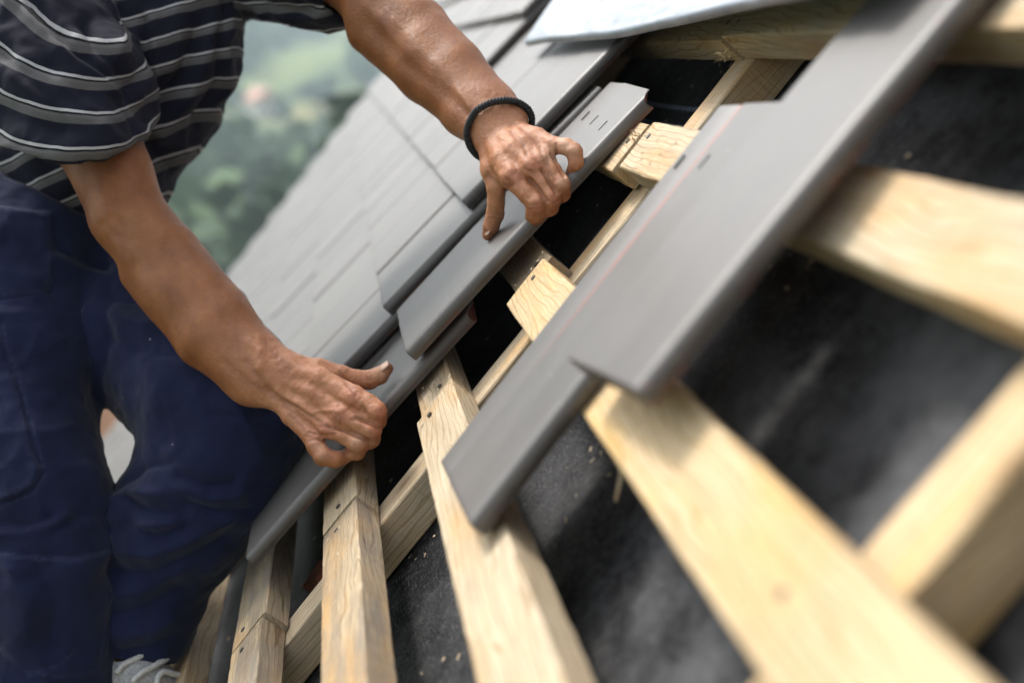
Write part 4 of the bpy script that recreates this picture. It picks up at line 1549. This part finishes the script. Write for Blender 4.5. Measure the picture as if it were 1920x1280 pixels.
sliver("wood_splinter", "long pale splinter hanging from a batten onto the membrane", "splinter", [(1118, 770), (1140, 815), (1160, 850), (1166, 890), (1156, 938)], -.012, -.060, .0075, WOOD)
o = link("wood_chip", box_mesh("wood_chip_mesh", -.006, .006, -.004, .004, -.002, .002, .0006), WOODO)
p = on_roof(618, 992, -.024)
o.matrix_world = RM @ Matrix.Translation(tuple(p)) @ Matrix.Rotation(.5, 4, 'Z') @ Matrix.Rotation(.7, 4, 'X')
tag(o, "tiny orange wood chip beside the edge of a spliced batten", "wood chip")
bm = bmesh.new()
vs = [bm.verts.new(v) for v in ((0, 0, 0), (.05, .004, 0), (.06, .03, 0), (.015, .042, 0), (.002, .002, .012), (.046, .006, .014), (.055, .028, .012), (.016, .038, .013))]
for f in ((3, 2, 1, 0), (4, 5, 6, 7), (0, 1, 5, 4), (1, 2, 6, 5), (2, 3, 7, 6), (3, 0, 4, 7)):
    bm.faces.new([vs[i] for i in f])
bmesh.ops.recalc_face_normals(bm, faces=bm.faces[:])
o = link("tile_shard", bm_mesh("tile_shard_mesh", bm), CLAY)
p = on_roof(596, 1108, -.074)
o.matrix_world = RM @ Matrix.Translation((p[0] - .03, p[1] - .02, p[2])) @ Matrix.Rotation(.6, 4, 'Z')
tag(o, "broken red clay shard lying on black membrane between two battens", "tile shard")
rs = np.random.RandomState(21)
V, F = [], []
for i in range(420):
    if i < 170:
        k_ = rs.randint(-4, 4)
        x_, y_, z_ = XJ + rs.randn() * .10, k_ * G + rs.uniform(-.026, .026), .0014
    else:
        x_, y_, z_ = rs.uniform(-.35, .42), rs.uniform(-.7, .52), -.0765
    a_, L_s, w_s = rs.uniform(0, PI), rs.uniform(.001, .0036), rs.uniform(.0005, .0013)
    c_, s_ = math.cos(a_), math.sin(a_)
    k = len(V)
    for dx_, dy_, dz_ in ((-L_s, -w_s, 0), (L_s, -w_s, rs.uniform(0, .001)), (L_s, w_s, rs.uniform(0, .0014)), (-L_s, w_s, .0004)):
        V.append((x_ + dx_ * c_ - dy_ * s_, y_ + dx_ * s_ + dy_ * c_, z_ + dz_))
    F.append((k, k + 1, k + 2, k + 3))
link("sawdust", mesh_np("sawdust_mesh", V, F, False), WOOD, roof)["kind"] = "stuff"
rs = random.Random(5)
# frayed saw fibres at the batten joints: parts of the roof timber
rs = random.Random(5)
for (px, py, n0, cnt) in ((1365, 88, -.004, 14), (1192, 268, .001, 9), (1358, 110, -.022, 8), (985, 560, -.01, 4), (1338, 238, -.03, 4)):
    V, F = [], []
    c0 = on_roof(px, py, n0)
    for i in range(cnt):
        b = c0 + np.array([rs.uniform(-.012, .012), rs.uniform(-.012, .012), rs.uniform(-.006, .004)])
        d = np.array([rs.uniform(-1, 1), rs.uniform(-1, .3), rs.uniform(-.3, 1)])
        d /= np.linalg.norm(d)
        s = np.cross(d, (rs.uniform(-1, 1), .3, 1))
        s /= np.linalg.norm(s)
        L, wd = rs.uniform(.006, .016), rs.uniform(.0006, .0016)
        k = len(V)
        mid = b + d * L * .5 + s * .002
        V += [b - s * wd, b + s * wd, mid + s * wd * .8, mid - s * wd * .8, b + d * L + s * wd * .2, b + d * L - s * wd * .2]
        F += [(k, k + 1, k + 2, k + 3), (k + 3, k + 2, k + 4, k + 5)]
    link("saw_fibres", mesh_np("saw_fibres_mesh", V, F, False), WOODO, roof)["kind"] = "stuff"

# ================================================================== LANDSCAPE
def height(x, y):
    """ground height relative to the camera, by distance and bearing"""
    d = np.hypot(x, y)
    h = np.interp(d, [0, 14, 40, 95, 180, 260, 400, 570, 680, 720], [-9.2, -9.4, -13, -23, -16, -12, 5, 40, 62, 70])
    bump = np.stack([x / 100, y / 100, np.zeros_like(x)], -1).reshape(-1, 3)
    h = h + (vnoise(bump, 1.3) * 5.0 + vnoise(bump, 3.7) * 1.5).reshape(d.shape) * np.clip((d - 60) / 300, 0, 1.6)
    return h


def march(px, py):
    d = CAM2W @ np.array([px - 960, py - 640, FPX])
    d /= np.linalg.norm(d)
    for s in np.arange(30, 700, 1.5):
        p = d * s
        if p[2] < height(np.array([p[0]]), np.array([p[1]]))[0]:
            return p + CAM_POS
    return None


nr_, na = 110, 300
rr = np.concatenate([np.linspace(0.5, 60, 14), np.linspace(66, 480, 66), np.linspace(495, 720, 22)])
an = np.linspace(0, 2 * PI, na, endpoint=False)
# finer bearings towards the valley the camera sees (-x)
an = PI + (an - PI) - .62 * np.sin(an - PI) * 1.0
RR, AA = np.meshgrid(rr, an, indexing='ij')
GX, GY = RR * np.cos(AA), RR * np.sin(AA)
GZ = height(GX, GY)
V = np.stack([GX, GY, GZ], -1).reshape(-1, 3) + CAM_POS
nr_ = len(rr)
ii, jj = np.meshgrid(np.arange(nr_ - 1), np.arange(na), indexing='ij')
j2 = (jj + 1) % na
F = np.stack([ii * na + jj, (ii + 1) * na + jj, (ii + 1) * na + j2, ii * na + j2], -1).reshape(-1, 4)
gme = mesh_np("terrain_mesh", V, F)
gpx, gpy, gz_ = world_to_px(V)
front = gz_ > 20
mead = np.zeros(len(V))


def blob(cx, cy, rx, ry, rot, soft=.35):
    a = rad(rot)
    X_ = (gpx - cx) * math.cos(a) + (gpy - cy) * math.sin(a)
    Y_ = -(gpx - cx) * math.sin(a) + (gpy - cy) * math.cos(a)
    return np.clip((1 - np.hypot(X_ / rx, Y_ / ry)) / soft, 0, 1) * front


MEADOWS = [(560, 120, 130, 38, -30), (600, 205, 130, 22, -14), (480, 160, 90, 36, -28), (420, 215, 60, 30, -10), (640, 180, 90, 12, -12), (560, 370, 70, 40, -40), (420, 470, 80, 30, -30), (640, 90, 70, 22, -40), (300, 180, 120, 30, -20)]
for mdw in MEADOWS:
    mead = np.maximum(mead, blob(*mdw))
yel = np.maximum(blob(620, 203, 110, 17, -14), .6 * blob(560, 215, 90, 16, -10))
add_attr(gme, "meadow", mead)
add_attr(gme, "yellow", yel)
m = M("hillside")
v = m.n("ShaderNodeTexCoord").outputs['Object']
n1 = m.noise(v, .03, 4, .6)
n2 = m.noise(v, .3, 4, .6)
c = m.ramp(n1, [(.35, (.040, .062, .026)), (.65, (.075, .108, .040))])
c = m.mix(m.attr("meadow").outputs['Fac'], c, m.ramp(n2, [(.3, (.13, .165, .060)), (.7, (.20, .235, .09))]))
c = m.mix(m.attr("yellow").outputs['Fac'], c, (.33, .28, .12))
m.base(c)
m.set(Roughness=.95, Specular_IOR_Level=.1)
tag(link("terrain", gme, m.m), kind="structure")

LEAF = []
for nm, lo, hi in (("leaves_dark", (.052, .086, .05), (.082, .126, .062)), ("leaves_mid", (.055, .10, .042), (.090, .145, .058)), ("leaves_light", (.066, .11, .042), (.10, .155, .06))):
    m = M(nm)
    v = m.n("ShaderNodeTexCoord").outputs['Object']
    m.base(m.ramp(m.noise(v, .9, 4, .7), [(.3, lo), (.7, hi)]))
    m.set(Roughness=.8, Specular_IOR_Level=.2)
    LEAF.append(m.m)
BARK = simple("bark", (.09, .065, .045), .9, 0, 8, .4)


def crown_np(n, rx, rz, size, seed):
    rs_ = np.random.RandomState(seed)
    lob = rs_.randn(7, 3) * np.array([rx, rx, rz]) * .42
    c = lob[rs_.randint(0, 7, n)]
    d = rs_.randn(n, 3)
    d /= np.linalg.norm(d, axis=1, keepdims=True)
    p = c + d * np.array([rx, rx, rz]) * (.35 + .28 * rs_.rand(n, 1))
    t = rs_.randn(n, 3)
    t -= d * (t * d).sum(1, keepdims=True) * .6
    t /= np.linalg.norm(t, axis=1, keepdims=True)
    b = np.cross(d + rs_.randn(n, 3) * .5, t)
    b /= np.linalg.norm(b, axis=1, keepdims=True)
    s = size * (.6 + .8 * rs_.rand(n, 1))
    return np.stack([p - t * s - b * s * .7, p + t * s - b * s * .7, p + t * s * .8 + b * s * .7, p - t * s * .8 + b * s * .7], 1)


# single trees one can make out against the meadows
CR_ME = []
for k in range(3):
    q = crown_np(420, 3.6, 3.4, .55, 40 + k).reshape(-1, 3)
    CR_ME.append((q, np.arange(len(q)).reshape(-1, 4)))
TREES = [(590, 196, 6.5, 0, "dark round tree standing right of the red roofed house"), (612, 190, 6.0, 0, "dark tree between the house and the yellow meadow"), (452, 258, 5, 1, "small mid green tree just below the red roofed house"),
         (440, 200, 5.5, 1, "pale tree on the left gable side of the red roofed house"), (530, 222, 5, 1, "low green tree at the right foot of the red roofed house"), (672, 120, 7, 0, "dark tree at the top of the meadow beside the roof verge"),
         (400, 210, 6, 1, "mid green tree left of the house beside the striped shirt"), (540, 335, 8, 2, "light green tree on the lower slope beside the grey tiled verge"),
         (470, 400, 8, 0, "large dark tree low on the slope above the worker's forearm"), (395, 330, 7.5, 1, "round green tree in front of the worker's shirt front"), (430, 505, 6.5, 2, "light green tree at the lowest corner between forearm and verge"),
         (350, 400, 7, 2, "light green tree close against the worker's bare elbow"), (610, 265, 6, 2, "light green tree below the yellow meadow along the verge")]
for i, (tx_, ty_, hgt, kind, lab) in enumerate(TREES):
    p = march(tx_, ty_ + 8)
    if p is None:
        continue
    t = empty("tree", tuple(p))
    tag(t, lab, "tree", "trees on the far hillside")
    q, f = CR_ME[i % 3]
    sc = hgt / 8.0
    cm_ = link("crown", mesh_np("crown_mesh", q * np.array([1, 1, .95]) * sc, f, False), LEAF[kind], t, (0, 0, hgt * .62))
    cm_.rotation_euler = (0, 0, i * 1.3)
    tr = tube_mesh("trunk_mesh", [(0, 0, -.5), (.05, 0, hgt * .25), (0, .08, hgt * .6)], [.25 * sc, .2 * sc, .1 * sc], 8)
    link("trunk", tr, BARK, t)
# woodland: reads as one mass
rs_ = np.random.RandomState(11)
Q = [[], [], []]
cntt = 0
for tr in range(5200):
    d = rs_.uniform(60, 690) ** 1.0
    a = PI + rs_.uniform(-.62, .55)
    x, y = d * math.cos(a), d * math.sin(a)
    z = float(height(np.array([x]), np.array([y]))[0])
    wp = np.array([x, y, z]) + CAM_POS
    ppx, ppy, _ = world_to_px(wp)
    hide = False
    hpx = 8.5 * FPX / d
    for fr_ in (0, .33, .66, 1.0):
        yy_ = ppy - hpx * fr_
        for (cx, cy, rx, ry, ro) in MEADOWS:
            aa = rad(ro)
            X_ = (ppx - cx) * math.cos(aa) + (yy_ - cy) * math.sin(aa)
            Y_ = -(ppx - cx) * math.sin(aa) + (yy_ - cy) * math.cos(aa)
            if math.hypot(X_ / (rx * .92), Y_ / (ry * .92)) < 1:
                hide = True
        if math.hypot(ppx - 490, yy_ - 200) < 62:
            hide = True
    if hide:
        continue
    big = rs_.uniform(.75, 1.35)
    kk = 0 if rs_.rand() < .40 + .25 * math.sin(x * .03 + y * .05) else (1 if rs_.rand() < .7 else 2)
    q = crown_np(34 if d > 260 else 60, 3.8 * big, 4.2 * big, 1.25 * big if d > 260 else .95 * big, tr) + wp + np.array([0, 0, 4.0 * big])
    Q[kk].append(q)
for kk in range(3):
    q = np.concatenate(Q[kk]).reshape(-1, 3)
    tag(link("woodland", mesh_np("woodland_mesh", q, np.arange(len(q)).reshape(-1, 4), False), LEAF[kk]), ["dark woodland covering the far hillside", "mid green woodland covering the far hillside", "light green woodland on the far hillside"][kk], "woodland", None, "stuff")

# --- far house with red roof
hpos = march(491, 214)
ROOFRED = simple("red_clay_roof", (.50, .27, .19), .85, 0, 2, .2)
WALLW = simple("white_render", (.74, .70, .64), .9, 0, 1, .06)
GLASSM = simple("window_glass", (.05, .06, .07), .15)


def far_house(name, label, pos, yaw, L, Wd, Hw, Hr, wall, rf):
    h = empty(name, tuple(pos), (0, 0, yaw))
    tag(h, label, "house")
    link("wall", box_mesh("wall_mesh", -L / 2, L / 2, -Wd / 2, Wd / 2, -2, Hw, .02), wall, h)
    bm = bmesh.new()
    o_ = .35
    A = [bm.verts.new(v) for v in ((-L / 2 - o_, -Wd / 2 - o_, Hw), (L / 2 + o_, -Wd / 2 - o_, Hw), (L / 2 + o_, Wd / 2 + o_, Hw), (-L / 2 - o_, Wd / 2 + o_, Hw), (-L / 2 - o_, 0, Hw + Hr), (L / 2 + o_, 0, Hw + Hr))]
    for f in ((0, 1, 5, 4), (2, 3, 4, 5), (1, 2, 5), (3, 0, 4), (3, 2, 1, 0)):
        bm.faces.new([A[i] for i in f])
    r_ = link("roof", bm_mesh("roof_mesh", bm), rf, h, (0, 0, .004))
    link("chimney", box_mesh("chimney_mesh", L * .2, L * .2 + .6, -.9, -.3, Hw, Hw + Hr + .5), wall, r_)
    for sx_ in (-.3, 0, .3):
        for sy_ in (-1, 1):
            w_ = link("window", box_mesh("window_mesh", -.5, .5, -.06, .06, 0, 1.2), wall, h, (L * sx_, sy_ * (Wd / 2 + .02), Hw * .45))
            link("pane", box_mesh("pane_mesh", -.4, .4, -.02, .02, .1, 1.1), GLASSM, w_, (0, sy_ * .05, 0))
    for sy_ in (-.25, .25):
        w_ = link("window", box_mesh("window_mesh", -.06, .06, -.45, .45, 0, 1.2), wall, h, (L / 2 + .02, Wd * sy_, Hw * .45))
        link("pane", box_mesh("pane_mesh", -.02, .02, -.36, .36, .1, 1.1), GLASSM, w_, (.05, 0, 0))
    link("door", box_mesh("door_mesh", -.03, .03, -.45, .45, 0, 2.0), PLANKM, h, (L / 2 + .035, 0, 0))
    return h


if hpos is not None:
    far_house("far_house", "small white house with a salmon red roof on the hillside", hpos, rad(25), 7.4, 6.0, 2.6, 3.2, WALLW, ROOFRED)
# neighbouring building close below the verge: terracotta
NB = simple("terracotta_render", (.52, .20, .09), .9, 0, 1.2, .12)
dn = CAM2W @ np.array([165 - 960, 800 - 640, FPX])
dn /= np.linalg.norm(dn)
pnb = CAM_POS + dn * 13.0
far_house("neighbour_house", "terracotta rendered neighbouring house glimpsed between the worker's legs", (pnb[0] - 2.2, pnb[1] - .4, pnb[2] - 2.6), rad(4), 6.0, 5.2, 2.2, 1.9, NB, ROOFRED)

# --- air
HZ = M("haze_air")
HZ.t.nodes.remove(HZ.b)
pv = HZ.n("ShaderNodeVolumePrincipled")
pv.inputs['Color'].default_value = (.78, .91, 1.0, 1)
pv.inputs['Density'].default_value = .0013
pv.inputs['Anisotropy'].default_value = .0
HZ.l(pv.outputs[0], HZ.t.nodes["Material Output"].inputs['Volume'])
top = max(float(V[:, 2].max()), CAM_POS[2] + 3) + 25
bot = CAM_POS[2] - 40
hz = link("haze", box_mesh("haze_mesh", -735, 735, -735, 735, bot, top), HZ.m)
tag(hz, kind="stuff")
hz.display_type = 'WIRE'
